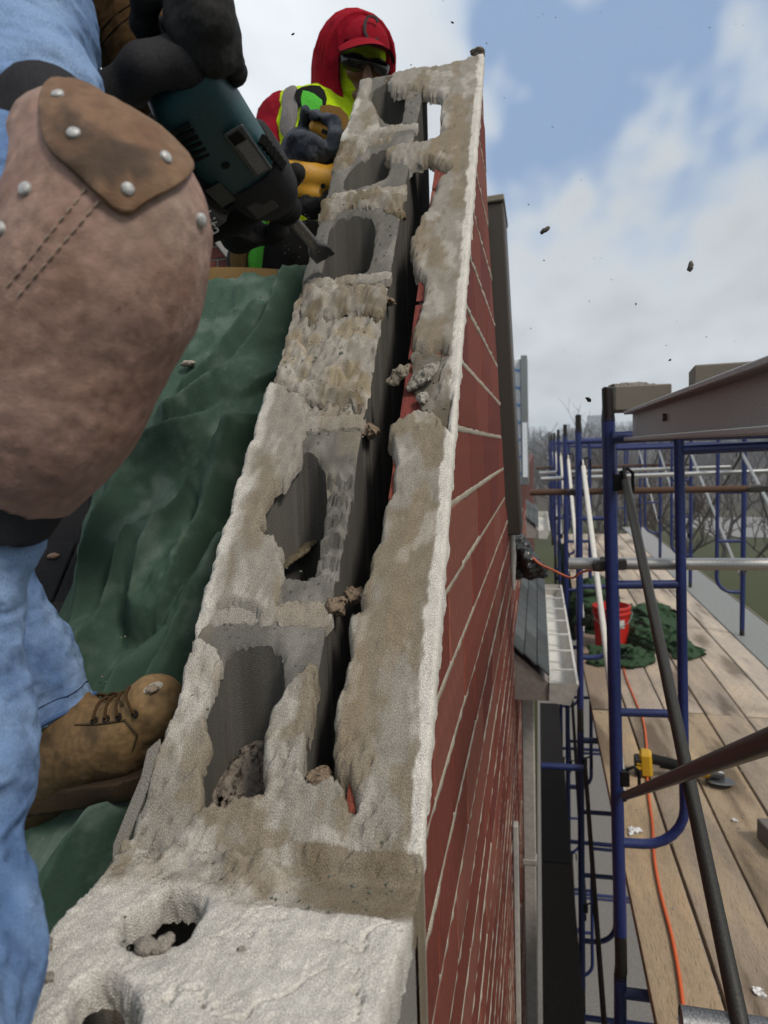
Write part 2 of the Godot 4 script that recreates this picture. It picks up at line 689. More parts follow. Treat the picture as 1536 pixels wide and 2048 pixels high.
# A slab lying on the wall top: its outline from polygons in (d, x), its upper side from height(d, x, inside distance), its rim let down by skirt(d, x).
func slab(polys: Array, holes: Array, range4: Array, step: float, ragged: float, height: Callable, skirt: Callable, colour: Callable) -> G:
	var g := G.new()
	var d0: float = range4[0]
	var x0: float = range4[2]
	var sg := poly_grid(polys, holes, d0 - 0.01, range4[1] + 0.01, x0 - 0.01, range4[3] + 0.01, 0.006 if ragged > 0.001 else 0.003)
	var nd := int((range4[1] - d0) / step) + 2
	var nx := int((range4[3] - x0) / step) + 2
	var sd := PackedFloat32Array()
	sd.resize(nd * nx)
	for a in nd:
		for b in nx:
			var d := d0 + a * step
			var x := x0 + b * step
			var s := sample(sg, d, x)
			if s > -0.03 and s < 0.03 and ragged > 0.0:
				s += ragged * (0.12 if x > FACE - 0.012 else 0.4 if d < 0.56 else 1.0) * (fbm(d * 45.0, x * 45.0, 3.0) + 0.6 * fbm(d * 130.0, x * 130.0, 9.0) + 0.3 * fbm(d * 330.0, x * 330.0, 9.0))
			sd[a * nx + b] = s
	var id := PackedInt32Array()
	id.resize(nd * nx)
	id.fill(-1)
	var eh := id.duplicate()
	var ev := id.duplicate()
	var put := func(d: float, x: float, s: float) -> int:
		var h: float = height.call(d, x, maxf(s, 0.0))
		g.col = colour.call(d, x, maxf(s, 0.0), h)
		return g.vert(Vector3(x, top_of(d) + h, -d))
	var rim := []
	var corner := [0, 1, nx + 1, nx]
	for a in nd - 1:
		for b in nx - 1:
			var k := a * nx + b
			var c0 := sd[k] > 0.0
			var c1 := sd[k + 1] > 0.0
			var c2 := sd[k + nx + 1] > 0.0
			var c3 := sd[k + nx] > 0.0
			if not (c0 or c1 or c2 or c3):
				continue
			var loop := PackedInt32Array()
			var onrim := []
			for e in 4:
				var p: int = k + corner[e]
				var q: int = k + corner[(e + 1) % 4]
				if sd[p] > 0.0:
					if id[p] < 0:
						id[p] = put.call(d0 + (p / nx) * step, x0 + (p % nx) * step, sd[p])
					loop.append(id[p])
					onrim.append(0)
				if (sd[p] > 0.0) != (sd[q] > 0.0):
					var lo := mini(p, q)
					var hi := maxi(p, q)
					var store := eh if hi - lo == 1 else ev
					if store[lo] < 0:
						var f := sd[lo] / (sd[lo] - sd[hi])
						store[lo] = put.call(d0 + (lo / nx + (0.0 if hi - lo == 1 else f)) * step, x0 + (lo % nx + (f if hi - lo == 1 else 0.0)) * step, 0.0)
						if hi - lo == 1:
							eh = store
						else:
							ev = store
					loop.append(store[lo])
					onrim.append(1 if sd[p] > 0.0 else 2)
			for e in range(1, loop.size() - 1):
				g.i.append_array(PackedInt32Array([loop[0], loop[e], loop[e + 1]]))
			for e in loop.size():
				if onrim[e] == 1 and onrim[(e + 1) % loop.size()] == 2:
					rim.append([loop[e], loop[(e + 1) % loop.size()]])
	var flip := false
	if g.i.size() > 2:
		flip = (g.v[g.i[2]] - g.v[g.i[0]]).cross(g.v[g.i[1]] - g.v[g.i[0]]).y < 0.0
	if flip:
		for k in range(0, g.i.size(), 3):
			var s := g.i[k + 1]
			g.i[k + 1] = g.i[k + 2]
			g.i[k + 2] = s
	g.smooth_from(0)
	var low := {}
	var up := {}
	var first := g.i.size()
	for r in rim:
		for e in r:
			if not up.has(e):
				var p := g.v[e]
				g.col = g.c[e]
				up[e] = [g.vert(p)]
				var drop: float = skirt.call(-p.z, p.x)
				for j in ([1.0] if drop < 0.0125 or drop > 0.2 else [0.35, 0.7, 1.0]):
					var w := 0.0 if drop > 0.2 else minf(drop, 0.012) * 0.3
					up[e].append(g.vert(p + Vector3(w * fbm(p.z * 60.0, p.x * 60.0, j * 4.0), -drop * j, w * fbm(p.z * 60.0, p.x * 60.0, j * 4.0 + 7.0))))
		for j in up[r[0]].size() - 1:
			if j + 1 >= up[r[1]].size():
				break
			var a: int = up[r[0]][j]
			var b: int = up[r[1]][j]
			var c: int = up[r[1]][j + 1]
			var e: int = up[r[0]][j + 1]
			if flip:
				g.i.append_array(PackedInt32Array([a, b, c, a, c, e]))
			else:
				g.i.append_array(PackedInt32Array([a, c, b, a, e, c]))
	g.smooth_from(first)
	return g


func mortar_colour(d: float, x: float, pale: float) -> Color:
	var tan_c := Color(0.315, 0.276, 0.218)
	var grey := Color(0.385, 0.364, 0.330)
	var white := Color(0.80, 0.785, 0.755)
	var n := fbm(d * 7.0, x * 9.0, 1.0)
	var c := grey.lerp(tan_c, smoothstep(-0.12, 0.18, n + 0.5 * fbm(d * 28.0, x * 30.0, 11.0)))
	c = c.lerp(white, clampf(pale + 0.34 * smoothstep(0.1, 0.4, fbm(d * 14.0, x * 16.0, 5.0) + 0.35 * fbm(d * 50.0, x * 50.0, 15.0)), 0.0, 1.0))
	c *= 1.0 + 0.18 * fbm(d * 50.0, x * 50.0, 2.0) + 0.16 * fbm(d * 260.0, x * 260.0, 2.0)
	return Color(c.r, c.g, c.b)


func lumps(d: float, x: float) -> float:
	return 0.0026 * fbm(d * 22.0, x * 22.0, 6.0) + 0.0013 * fbm(d * 75.0, x * 75.0, 2.0) + 0.0009 * fbm(d * 220.0, x * 220.0, 4.0) - 0.006 * smoothstep(0.22, 0.42, fbm(d * 95.0, x * 95.0, 31.0)) * smoothstep(-0.15, 0.2, fbm(d * 12.0, x * 12.0, 33.0))


func edge_up(s: float, r: float) -> float:
	return 1.0 - exp(-s / r)


func rect4(d0: float, d1: float, x0: float, x1: float) -> PackedVector2Array:
	return PackedVector2Array([Vector2(d0, x0), Vector2(d1, x0), Vector2(d1, x1), Vector2(d0, x1)])


func build_wall() -> void:
	var wall := thing("gable_parapet_wall", "half demolished gable wall of red brick and grey hollow blocks under torn mortar", "wall")
	# ---- hollow blocks of the inner leaf
	var cells := [
		rks([455, 1300, 480, 1287, 540, 1284, 565, 1298, 570, 1360, 564, 1440, 548, 1500, 536, 1560, 534, 1612, 470, 1612, 425, 1628, 396, 1636, 404, 1560, 420, 1480, 405, 1450, 415, 1400, 440, 1345]),
		rks([600, 900, 615, 895, 635, 903, 650, 928, 654, 970, 648, 1020, 641, 1060, 636, 1098, 620, 1135, 575, 1147, 545, 1120, 505, 1060, 515, 1040, 525, 990, 555, 960, 590, 930]),
		rks([657, 460, 668, 436, 690, 428, 722, 424, 742, 430, 751, 450, 746, 505, 738, 532, 715, 543, 690, 548, 652, 556, 641, 548, 650, 505]),
		rks([687, 363, 697, 345, 712, 330, 742, 306, 773, 297, 783, 312, 781, 335, 773, 356, 745, 368, 700, 379, 688, 376]),
		rks([742, 190, 750, 174, 772, 162, 800, 165, 813, 174, 808, 219, 804, 240, 795, 250, 785, 250, 765, 234, 750, 212]),
	]
	var joints := [0.600, 0.766, 0.965, 1.181, 1.352, 1.512, 1.695]
	for b in 6:
		var d0: float = joints[b] + 0.004
		var d1: float = joints[b + 1] - 0.005
		var tilt: float = [0.0, -0.002, 0.002, -0.002, 0.003, -0.001][b]
		var hole := []
		if b != 2:
			hole = [cells[b if b < 2 else b - 1]]
		var hf := func(d: float, x: float, s: float) -> float:
			var h := tilt + 0.0011 * fbm(d * 90.0, x * 90.0, 1.0) - 0.004 * exp(-s / 0.004) - 0.02 * exp(-s / 0.002) * maxf(0.0, fbm(d * 50.0, x * 50.0, 8.0))
			if b == 1 and x > -0.302 and d < 0.925 and d > 0.795:    # the split web, left in ledges
				var q := (d - 0.80) / 0.021 + 0.5 * fbm(x * 60.0, d * 10.0, 3.0)
				h += (-0.006 - 0.015 * (q - floorf(q)) + 0.007 * fbm(d * 90.0, x * 60.0, 2.0)) * smoothstep(0.795, 0.81, d) * smoothstep(0.925, 0.905, d) * smoothstep(-0.302, -0.292, x)
			if b == 2:
				h += -0.006 + 0.010 * fbm(d * 24.0, x * 24.0, 2.0) + 0.006 * fbm(d * 70.0, x * 70.0, 3.0) - 0.010 * smoothstep(0.25, 0.5, fbm(d * 42.0, x * 42.0, 13.0))
			return h
		var cf := func(d: float, x: float, s: float, h: float) -> Color:
			var c := Color(0.205, 0.200, 0.190)
			c = c.lerp(Color(0.36, 0.35, 0.33), 0.7 * smoothstep(0.0, 0.5, fbm(d * 16.0, x * 16.0, 2.0)))
			c = c.lerp(Color(0.33, 0.29, 0.22), 0.5 * smoothstep(0.1, 0.5, fbm(d * 9.0, x * 9.0, 22.0)))
			if b == 2:
				c = mortar_colour(d, x, 0.12)
				c = c.lerp(Color(0.40, 0.32, 0.19), 0.6 * smoothstep(0.02, 0.4, fbm(d * 20.0, x * 20.0, 12.0)))
			return c * (1.0 + 0.2 * fbm(d * 120.0, x * 120.0, 2.0))
		var sk := func(d: float, x: float) -> float: return 0.9 if x > BLOCK_RIGHT - 0.012 or x < BLOCK_LEFT + 0.012 else 0.42
		var g := slab([rect4(d0, d1, BLOCK_LEFT, BLOCK_RIGHT)], hole, [d0 - 0.006, d1 + 0.006, BLOCK_LEFT - 0.006, BLOCK_RIGHT + 0.006], 0.0025 if b < 2 else 0.003, 0.0006 if b != 2 else 0.003, hf, sk, cf)
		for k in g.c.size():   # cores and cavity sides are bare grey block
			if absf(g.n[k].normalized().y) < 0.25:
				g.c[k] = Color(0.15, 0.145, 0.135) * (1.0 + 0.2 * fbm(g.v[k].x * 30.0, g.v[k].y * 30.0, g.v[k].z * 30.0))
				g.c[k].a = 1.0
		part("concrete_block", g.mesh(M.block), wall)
	# ---- joints between the blocks: light mortar strips
	for b in range(1, 6):
		var d: float = joints[b]
		var wide: float = [0.0, 0.010, 0.009, 0.007, 0.012, 0.010][b]
		var g := slab([rect4(d - wide, d + wide, BLOCK_LEFT + 0.01, BLOCK_RIGHT + 0.004)], [], [d - wide - 0.01, d + wide + 0.01, BLOCK_LEFT, BLOCK_RIGHT + 0.03], 0.003, 0.004,
			func(d2: float, x: float, s: float) -> float: return 0.004 * edge_up(s, 0.003) + lumps(d2, x) * 1.0,
			func(_d: float, _x: float) -> float: return 0.012,
			func(d2: float, x: float, s: float, h: float) -> Color: return mortar_colour(d2, x, 0.15))
		part("block_joint", g.mesh(M.mortar), wall)
	# ---- mortar sheet over the foot, the left rim and the bed of the outer leaf
	var holes := [
		rks([240, 1892, 252, 1846, 296, 1828, 326, 1804, 376, 1802, 412, 1820, 406, 1856, 384, 1880, 370, 1914, 332, 1908, 288, 1920, 246, 1916]),
		rks([130, 2080, 152, 2004, 180, 1974, 218, 1969, 264, 2004, 282, 2080]),
	]
	var sheet := [
		rks([-900, 3600, -60, 2160, 60, 1925, 175, 1800, 232, 1742, 300, 1560, 345, 1440, 383, 1292, 400, 1286, 438, 1308, 445, 1345, 420, 1400, 408, 1450, 426, 1480, 402, 1560, 410, 1580, 397, 1634, 430, 1618, 470, 1603, 520, 1602, 540, 1606, 528, 1570, 525, 1520, 530, 1480, 545, 1430, 575, 1380, 610, 1350, 638, 1343, 622, 1430, 612, 1490, 606, 1580, 630, 1590, 660, 1560, 676, 1572, 690, 1600, 704, 1640, 722, 1634, 712, 1600, 704, 1580, 662, 1512, 672, 1430, 688, 1380, 696, 1330, 708, 1290, 695, 1250, 700, 1236, 730, 1238, 722, 1200, 738, 1160, 745, 1120, 765, 1090, 760, 1060, 772, 1020, 790, 1000, 785, 960, 795, 930, 785, 900, 778, 862, 800, 845, 832, 830, 870, 838, 905, 880, 1000, 880, 900, 1500, 870, 1800, 840, 2200, 900, 3600]),
	]
	var pale_at := func(d: float, x: float) -> float:
		var p := 0.0
		if d < 0.60:
			p += 0.9 * smoothstep(0.555, 0.515, d + 0.02 * fbm(x * 20.0, d * 20.0, 3.0))
			p -= 0.9 * smoothstep(-0.245, -0.215, x + 0.01 * fbm(d * 30.0, x * 30.0, 6.0)) * smoothstep(0.53, 0.55, d)
		p += 1.0 * smoothstep(FACE - 0.0105, FACE - 0.0080, x + 0.007 * fbm(d * 16.0, 4.0, 0.0) + 0.004 * fbm(d * 70.0, x * 70.0, 0.0)) * smoothstep(0.58, 0.62, d)
		p += 0.5 * smoothstep(-0.34, -0.385, x + 0.02 * fbm(d * 15.0, x * 15.0, 7.0)) * smoothstep(0.62, 0.7, d)
		return p
	var sheet_h := func(d: float, x: float, s: float) -> float:
		var h := 0.011 * edge_up(s, 0.0012) + lumps(d, x) * (0.35 if x > -0.2 and d > 0.66 else 1.0)
		if d < 0.66:
			h += 0.0025 * fbm(d * 17.0, x * 13.0, 1.0) + 0.0018 * fbm(d * 40.0, x * 30.0, 14.0) - lumps(d, x) * 0.65 * smoothstep(0.56, 0.53, d) + 0.0012 * fbm(d * 30.0, x * 160.0, 24.0)
			var flat := smoothstep(-0.26, -0.22, x + 0.01 * fbm(d * 20.0, 0.0, 3.0)) * smoothstep(0.525, 0.53, d) * smoothstep(0.592, 0.58, d)
			h = lerpf(h, 0.004 + 0.0008 * fbm(d * 80.0, x * 80.0, 2.0), flat)
			h += 0.004 * smoothstep(0.535, 0.515, d + 0.01 * fbm(x * 25.0, 2.0, 2.0)) * smoothstep(-0.3, -0.25, x)
			h += 0.022 * exp(-pow((d - 0.575) / 0.018, 2.0)) * smoothstep(-0.2, -0.26, x) * (0.5 + 0.8 * fbm(x * 30.0, d * 30.0, 8.0))
		# cracks and tool marks
		var crack := absf(fbm(d * 9.0 + 2.0, x * 9.0, 30.0))
		h -= 0.006 * smoothstep(0.016, 0.0, crack + 0.02 * fbm(d * 60.0, x * 60.0, 3.0)) * smoothstep(-0.15, 0.1, fbm(d * 5.0, x * 5.0, 40.0))
		h += 0.0015 * smoothstep(FACE - 0.03, FACE - 0.004, x + 0.006 * fbm(d * 25.0, 1.0, 1.0)) * smoothstep(0.6, 0.66, d)
		h -= 0.004 * smoothstep(0.004, 0.0, s) * maxf(0.0, fbm(d * 60.0, x * 60.0, 4.0))
		return h
	var sheet_c := func(d: float, x: float, s: float, h: float) -> Color:
		var c := mortar_colour(d, x, clampf(pale_at.call(d, x), 0.0, 1.0))
		if d < 0.6 and d > 0.52 and x > -0.26:    # the brown stain on the smooth patch
			c = c.lerp(Color(0.22, 0.175, 0.115), 0.75 * smoothstep(-0.235, -0.20, x + 0.03 * fbm(d * 25.0, x * 14.0, 2.0)) * smoothstep(0.53, 0.545, d) * smoothstep(0.0, 0.03, FACE - x + 0.02))
		if x > -0.2 and d > 0.62:
			c = c.lerp(Color(0.36, 0.28, 0.19), 0.45 * smoothstep(0.0, 0.35, fbm(d * 5.0, x * 14.0, 17.0)) * smoothstep(FACE - 0.02, FACE - 0.035, x))
		return c
	var sheet_sk := func(d: float, x: float) -> float:
		if d < 0.566 and x > FACE - 0.02:
			return 0.03
		if d < 0.58 and d > 0.22 and x > BLOCK_LEFT + 0.012 and x < FACE - 0.03:
			return 0.02
		if d < 0.6:
			return 0.8
		return 0.012 if x > FACE - 0.012 else (0.0085 if x < BLOCK_RIGHT else 0.022)
	var lim: float = FACE + 0.0055
	var clip := rect4(0.2, 1.02, BLOCK_LEFT - 0.004, lim)
	var cut := Geometry2D.intersect_polygons(sheet[0], clip)
	part("mortar_bed", slab(cut, holes, [0.2, 1.0, BLOCK_LEFT - 0.02, lim + 0.01], 0.0021, 0.0045, sheet_h, sheet_sk, sheet_c).mesh(M.mortar), wall)
	# ---- upper bed on the outer leaf
	var upper := rks([900, 900, 895, 860, 905, 800, 870, 812, 880, 770, 885, 740, 905, 715, 880, 700, 850, 705, 820, 692, 835, 650, 850, 600, 845, 560, 832, 545, 826, 520, 820, 495, 835, 465, 845, 440, 860, 420, 872, 385, 880, 360, 905, 345, 880, 335, 858, 322, 820, 332, 785, 327, 770, 312, 776, 300, 850, 289, 868, 282, 905, 265, 880, 268, 885, 240, 880, 225, 892, 200, 878, 194, 855, 193, 845, 180, 815, 182, 788, 186, 776, 168, 790, 150, 845, 140, 895, 136, 940, 122, 962, 116, 1010, 116, 1010, 500, 960, 900])
	var clip2 := rect4(0.9, 1.72, -0.42, lim)
	part("mortar_bed", slab(Geometry2D.intersect_polygons(upper, clip2), [], [0.93, 1.72, -0.36, lim + 0.01], 0.003, 0.006, sheet_h,
		func(d: float, x: float) -> float: return 0.012 if x > FACE - 0.012 else 0.016, sheet_c).mesh(M.mortar), wall)
	# ---- torn patches of mortar on the blocks
	var patch_h := func(d: float, x: float, s: float) -> float:
		return 0.012 * edge_up(s, 0.0012) + lumps(d, x) * 0.9 - 0.004 * smoothstep(0.004, 0.0, s) * maxf(0.0, fbm(d * 60.0, x * 60.0, 4.0))
	var patch_c := func(d: float, x: float, s: float, h: float) -> Color:
		return mortar_colour(d, x, 0.05 + 0.85 * smoothstep(-0.375, -0.392, x + 0.02 * fbm(d * 18.0, x * 15.0, 7.0)))
	var rough_h := func(d: float, x: float, s: float) -> float:
		return 0.012 * edge_up(s, 0.01) + 0.011 * fbm(d * 38.0, x * 38.0, 2.0) + 0.007 * fbm(d * 100.0, x * 100.0, 3.0)
	var rough_c := func(d: float, x: float, s: float, h: float) -> Color:
		var c := mortar_colour(d, x, 0.0)
		return c.lerp(Color(0.21, 0.165, 0.10), 0.75 * smoothstep(-0.1, 0.35, fbm(d * 22.0, x * 22.0, 19.0)))
	var thin := func(_d: float, _x: float) -> float: return 0.0085
	var patches := [
		[rks([500, 800, 545, 776, 575, 785, 602, 800, 615, 828, 610, 870, 603, 910, 598, 935, 575, 965, 545, 990, 532, 1020, 532, 1045, 516, 1068, 545, 1085, 562, 1105, 571, 1135, 562, 1190, 556, 1225, 530, 1246, 515, 1253, 495, 1228, 470, 1222, 420, 1232, 398, 1266, 370, 1290, 390, 1200, 430, 1080]), patch_h, patch_c, 0.006],
		[rks([630, 436, 640, 415, 660, 395, 700, 386, 760, 380, 806, 392, 808, 432, 770, 420, 722, 414, 684, 420, 658, 440]), rough_h, rough_c, 0.007],
		[rks([660, 320, 680, 288, 720, 280, 760, 275, 790, 282, 770, 292, 745, 297, 712, 322, 690, 345, 660, 345]), rough_h, rough_c, 0.007],
		[rks([680, 285, 697, 250, 715, 196, 722, 166, 748, 163, 736, 200, 752, 226, 762, 248, 758, 278, 735, 292, 700, 296]), patch_h, patch_c, 0.005],
		[rks([560, 790, 590, 760, 640, 770, 700, 775, 735, 790, 720, 806, 640, 806]), rough_h, rough_c, 0.008],
		[rks([600, 585, 615, 566, 680, 575, 740, 572, 772, 580, 765, 640, 700, 620, 640, 640, 605, 640]), rough_h, rough_c, 0.009],
	]
	var clip3 := rect4(0.5, 1.72, BLOCK_LEFT - 0.004, BLOCK_RIGHT + 0.004)
	for p in patches:
		var c: Array = Geometry2D.intersect_polygons(p[0], clip3)
		var lo := Vector2(9, 9)
		var hi := Vector2(-9, -9)
		for q in c:
			for w in q:
				lo = lo.min(w)
				hi = hi.max(w)
		part("mortar_patch", slab(c, [], [lo.x - 0.012, hi.x + 0.012, lo.y - 0.012, hi.y + 0.012], 0.0022 if hi.x < 1.0 else 0.003, p[3], p[1], thin, p[2]).mesh(M.mortar), wall)
	# ---- thin grey skin left on the bare bricks halfway up
	var skin_cut: Array = Geometry2D.intersect_polygons(rks([812, 700, 850, 708, 905, 712, 960, 760, 960, 860, 895, 862, 850, 836, 838, 800, 822, 770, 828, 735]), rect4(0.9, 1.2, BRICK_BACK + 0.004, FACE - 0.001))
	part("mortar_patch", slab(skin_cut, [], [0.9, 1.15, BRICK_BACK - 0.01, FACE + 0.004], 0.0024, 0.004,
		func(d: float, x: float, s: float) -> float: return 0.0025 * edge_up(s, 0.002) + 0.6 * lumps(d, x) + 0.001,
		func(_d: float, _x: float) -> float: return 0.012,
		func(d: float, x: float, s: float, h: float) -> Color: return mortar_colour(d, x, 0.0) * 0.62).mesh(M.mortar), wall)
	# ---- brick leaf
	build_bricks(wall)
	# ---- rubble inside the cores, lumps in the cavity and a tongue of mortar
	var g := G.new()
	g.col = Color(0.33, 0.29, 0.25)
	var f := field(0.006, 0.008, Vector3.ONE * 40.0, 0.004, Vector3.ONE * 120.0)
	f.egg(at(474, 1585, 0.705), Vector3(0.034, 0.016, 0.030), Basis(Vector3.RIGHT, 0.5))
	f.egg(at(500, 1540, 0.725), Vector3(0.026, 0.014, 0.026), Basis(Vector3.RIGHT, 0.6))
	f.egg(at(506, 1502, 0.74), Vector3(0.018, 0.010, 0.016), Basis(Vector3.BACK, 0.3))
	nets(g, f, 0.004)
	part("mortar_lump", g.mesh(M.mortar), wall)
	g = G.new()
	g.col = Color(0.24, 0.20, 0.14)
	f = field(0.01, 0.003, Vector3.ONE * 50.0)
	f.egg(at(588, 1110, 0.93), Vector3(0.042, 0.006, 0.05), Basis(Vector3(0.4, 0.1, 1).normalized(), 0.55))
	nets(g, f, 0.004)
	part("mortar_lump", g.mesh(M.mortar), wall)
	for q in [[672, 1212, 0.78, 0.013, 0.016], [738, 862, 0.975, 0.013, 0.02], [712, 1190, 0.82, 0.012, 0.014], [779, 605, 1.15, 0.008, 0.01], [640, 1560, 0.655, 0.014, 0.016], [800, 430, 1.33, 0.01, 0.02]]:
		g = G.new()
		g.col = Color(0.30, 0.23, 0.17)
		f = field(0.01, 0.008, Vector3.ONE * 70.0, 0.004, Vector3.ONE * 160.0)
		f.egg(at(q[0], q[1], q[2]), Vector3(q[3], q[3] * 0.8, q[4]))
		nets(g, f, 0.003)
		part("mortar_lump", g.mesh(M.mortar), wall)
	for q in [[780, 765, 812, 738, 0.0105, 0.996, 0], [825, 770, 868, 735, 0.012, 1.0, 1], [960, 106, 948, 104, 0.012, 1.70, 2], [850, 312, 900, 330, 0.017, 1.46, 3], [785, 170, 840, 168, 0.020, 1.68, 4], [845, 795, 850, 790, 0.008, 0.98, 5], [842, 165, 872, 182, 0.016, 1.67, 6], [783, 318, 830, 318, 0.013, 1.465, 7]]:
		g = G.new()
		g.col = [Color(0.34, 0.30, 0.24), Color(0.44, 0.42, 0.38), Color(0.20, 0.18, 0.15), Color(0.24, 0.20, 0.15), Color(0.27, 0.235, 0.18), Color(0.5, 0.48, 0.44), Color(0.24, 0.20, 0.15), Color(0.24, 0.20, 0.15)][q[6]]
		f = field(0.008, 0.006, Vector3.ONE * 60.0, 0.003, Vector3.ONE * 150.0)
		if q[6] < 2:
			var pa := at(q[0], q[1], q[5])
			var pb := at(q[2], q[3], q[5])
			f.egg((pa + pb) * 0.5, Vector3(pa.distance_to(pb) * 0.75, q[4] * 0.55, q[4] * 1.3), Basis((pb - pa).normalized(), Vector3(0, 0.75, 0.66), (pb - pa).normalized().cross(Vector3(0, 0.75, 0.66))))
		else:
			f.bone(at(q[0], q[1], q[5]), at(q[2], q[3], q[5]), q[4], q[4] * 0.7)
		nets(g, f, 0.003)
		part("mortar_lump", g.mesh(M.mortar), wall)
	# ---- the grey end pier beside the brickwork, and a cut face down to the shoulder
	g = G.new()
	g.col = Color(0.36, 0.35, 0.335)
	g.box(Vector3(FACE - 0.0425, LEVEL - 0.55, -0.32), Vector3(0.0455, 0.545, 0.2455), Basis.IDENTITY, 0.004)
	g.box(Vector3(FACE - 0.187, LEVEL - 1.40, -0.32), Vector3(0.097, 0.45, 0.2455))
	part("pier", g.mesh(M.mortar), wall)


func build_bricks(wall: Node3D) -> void:
	var outline := PackedVector2Array()
	outline.append(Vector2(0.5675, -4.2))
	outline.append(Vector2(0.5675, LEVEL - 0.006))
	for k in 40:   # broken line of brick tops a little under the mortar
		var d := lerpf(0.59, APEX, k / 39.0)
		outline.append(Vector2(d, rake(d) - 0.004 - 0.006 * absf(fbm(d * 30.0, 2.0))))
	outline.append_array(PackedVector2Array([Vector2(1.71, 0.80), Vector2(1.74, 0.66), Vector2(1.80, 0.54), Vector2(2.22, 0.13), Vector2(2.45, -0.19), Vector2(3.3, -0.50), Vector2(6.6, -0.50), Vector2(6.6, -4.2)]))
	var variants := [Color(0.36, 0.098, 0.066), Color(0.31, 0.076, 0.052), Color(0.40, 0.135, 0.097), Color(0.27, 0.062, 0.048)]
	var all := []
	for k in 48:
		var top := 0.9495 - 0.1024 * k - 0.0035
		var low := top - 0.0954
		for j in 26:
			var d0 := 0.40 + (0.159 if k % 2 else 0.0) + j * 0.318 - 0.32
			var r := PackedVector2Array([Vector2(d0 + 0.0036, low), Vector2(d0 + 0.3144, low), Vector2(d0 + 0.3144, top), Vector2(d0 + 0.0036, top)])
			for q in Geometry2D.intersect_polygons(r, outline):
				var area := 0.0
				var mid := Vector2.ZERO
				for w in q:
					mid += w / q.size()
				for e in q.size():
					area += q[e].cross(q[(e + 1) % q.size()]) * 0.5
				if absf(area) > 0.0004:
					all.append([mid.length() - (0.0 if mid.y > -2.5 else -2.0), q, rng.randi() % 4])
	all.sort_custom(func(a, b): return a[0] < b[0])
	var rest := G.new()
	for k in all.size():
		var g := G.new() if k < 290 else rest
		g.col = variants[all[k][2]]
		var q: PackedVector2Array = all[k][1]
		var proud := rng.randf_range(-0.0012, 0.0012)
		var mid := Vector2.ZERO
		for w in q:
			mid += w / q.size()
		var bev := 0.0022
		var ring := []
		for e in q.size():
			ring.append(q[e] + (mid - q[e]).normalized() * bev * 1.4)
		for e in range(1, q.size() - 1):
			g.tri(Vector3(FACE + proud, ring[0].y, -ring[0].x), Vector3(FACE + proud, ring[e].y, -ring[e].x), Vector3(FACE + proud, ring[e + 1].y, -ring[e + 1].x), Vector3.RIGHT)
			if k < 290:
				g.tri(Vector3(BRICK_BACK, q[0].y, -q[0].x), Vector3(BRICK_BACK, q[e].y, -q[e].x), Vector3(BRICK_BACK, q[e + 1].y, -q[e + 1].x), Vector3.LEFT)
		for e in q.size():
			var p := q[e]
			var w := q[(e + 1) % q.size()]
			var o := Vector3(0, ((p + w) * 0.5 - mid).y, -((p + w) * 0.5 - mid).x)
			g.quad(Vector3(FACE + proud, ring[e].y, -ring[e].x), Vector3(FACE + proud, ring[(e + 1) % q.size()].y, -ring[(e + 1) % q.size()].x), Vector3(FACE + proud - bev, w.y, -w.x), Vector3(FACE + proud - bev, p.y, -p.x), o + Vector3(0.3, 0, 0))
			if k < 290:
				g.quad(Vector3(FACE + proud - bev, p.y, -p.x), Vector3(FACE + proud - bev, w.y, -w.x), Vector3(BRICK_BACK, w.y, -w.x), Vector3(BRICK_BACK, p.y, -p.x), o)
		if k < 290:
			part("brick", g.mesh(M.brick), wall)
	tag(part("far_bricks", rest.mesh(M.brick), wall), "", "", "", "stuff")
	# mortar behind the bricks and the beads that stand out of the bed joints
	var g := G.new()
	g.col = Color(0.56, 0.52, 0.45)
	for k in 48:
		var y := 0.9495 - 0.1024 * k
		var run := []
		for j in 460:
			var d := 0.5685 + j * 0.0131
			var inside := Geometry2D.is_point_in_polygon(Vector2(d, y), outline)
			if inside:
				run.append(d)
			if (not inside or j == 459) and run.size() > 2:
				var rs := []
				for e in run:
					var wide := 0.0078 + 0.0020 * fbm(e * 13.0, y * 9.0, 1.0) + 0.0012 * fbm(e * 50.0, y * 9.0, 1.0)
					var outx := FACE + 0.0004 + 0.0022 * fbm(e * 22.0, y * 7.0, 4.0) + 0.0014 * fbm(e * 90.0, y * 7.0, 4.0)
					rs.append(PackedVector3Array([Vector3(BRICK_BACK + 0.004, y + 0.0035, -e), Vector3(FACE - 0.004, y + wide, -e), Vector3(outx, y + wide * 0.5, -e), Vector3(outx, y - wide * 0.5, -e), Vector3(FACE - 0.004, y - wide, -e), Vector3(BRICK_BACK + 0.004, y - 0.0035, -e)]))
				g.rings(rs, true, true)
				run = []
	tag(part("bed_joint", g.mesh(M.mortar), wall), "", "", "", "stuff")
	g = G.new()
	g.col = Color(0.46, 0.42, 0.36)
	var core := Geometry2D.offset_polygon(outline, -0.006)[0]
	var idx := Geometry2D.triangulate_polygon(core)
	for k in range(0, idx.size(), 3):
		var a := core[idx[k]]
		var b := core[idx[k + 1]]
		var c := core[idx[k + 2]]
		g.tri(Vector3(FACE - 0.0045, a.y, -a.x), Vector3(FACE - 0.0045, b.y, -b.x), Vector3(FACE - 0.0045, c.y, -c.x), Vector3.RIGHT)
	part("head_joint_mortar", g.mesh(M.mortar), wall)


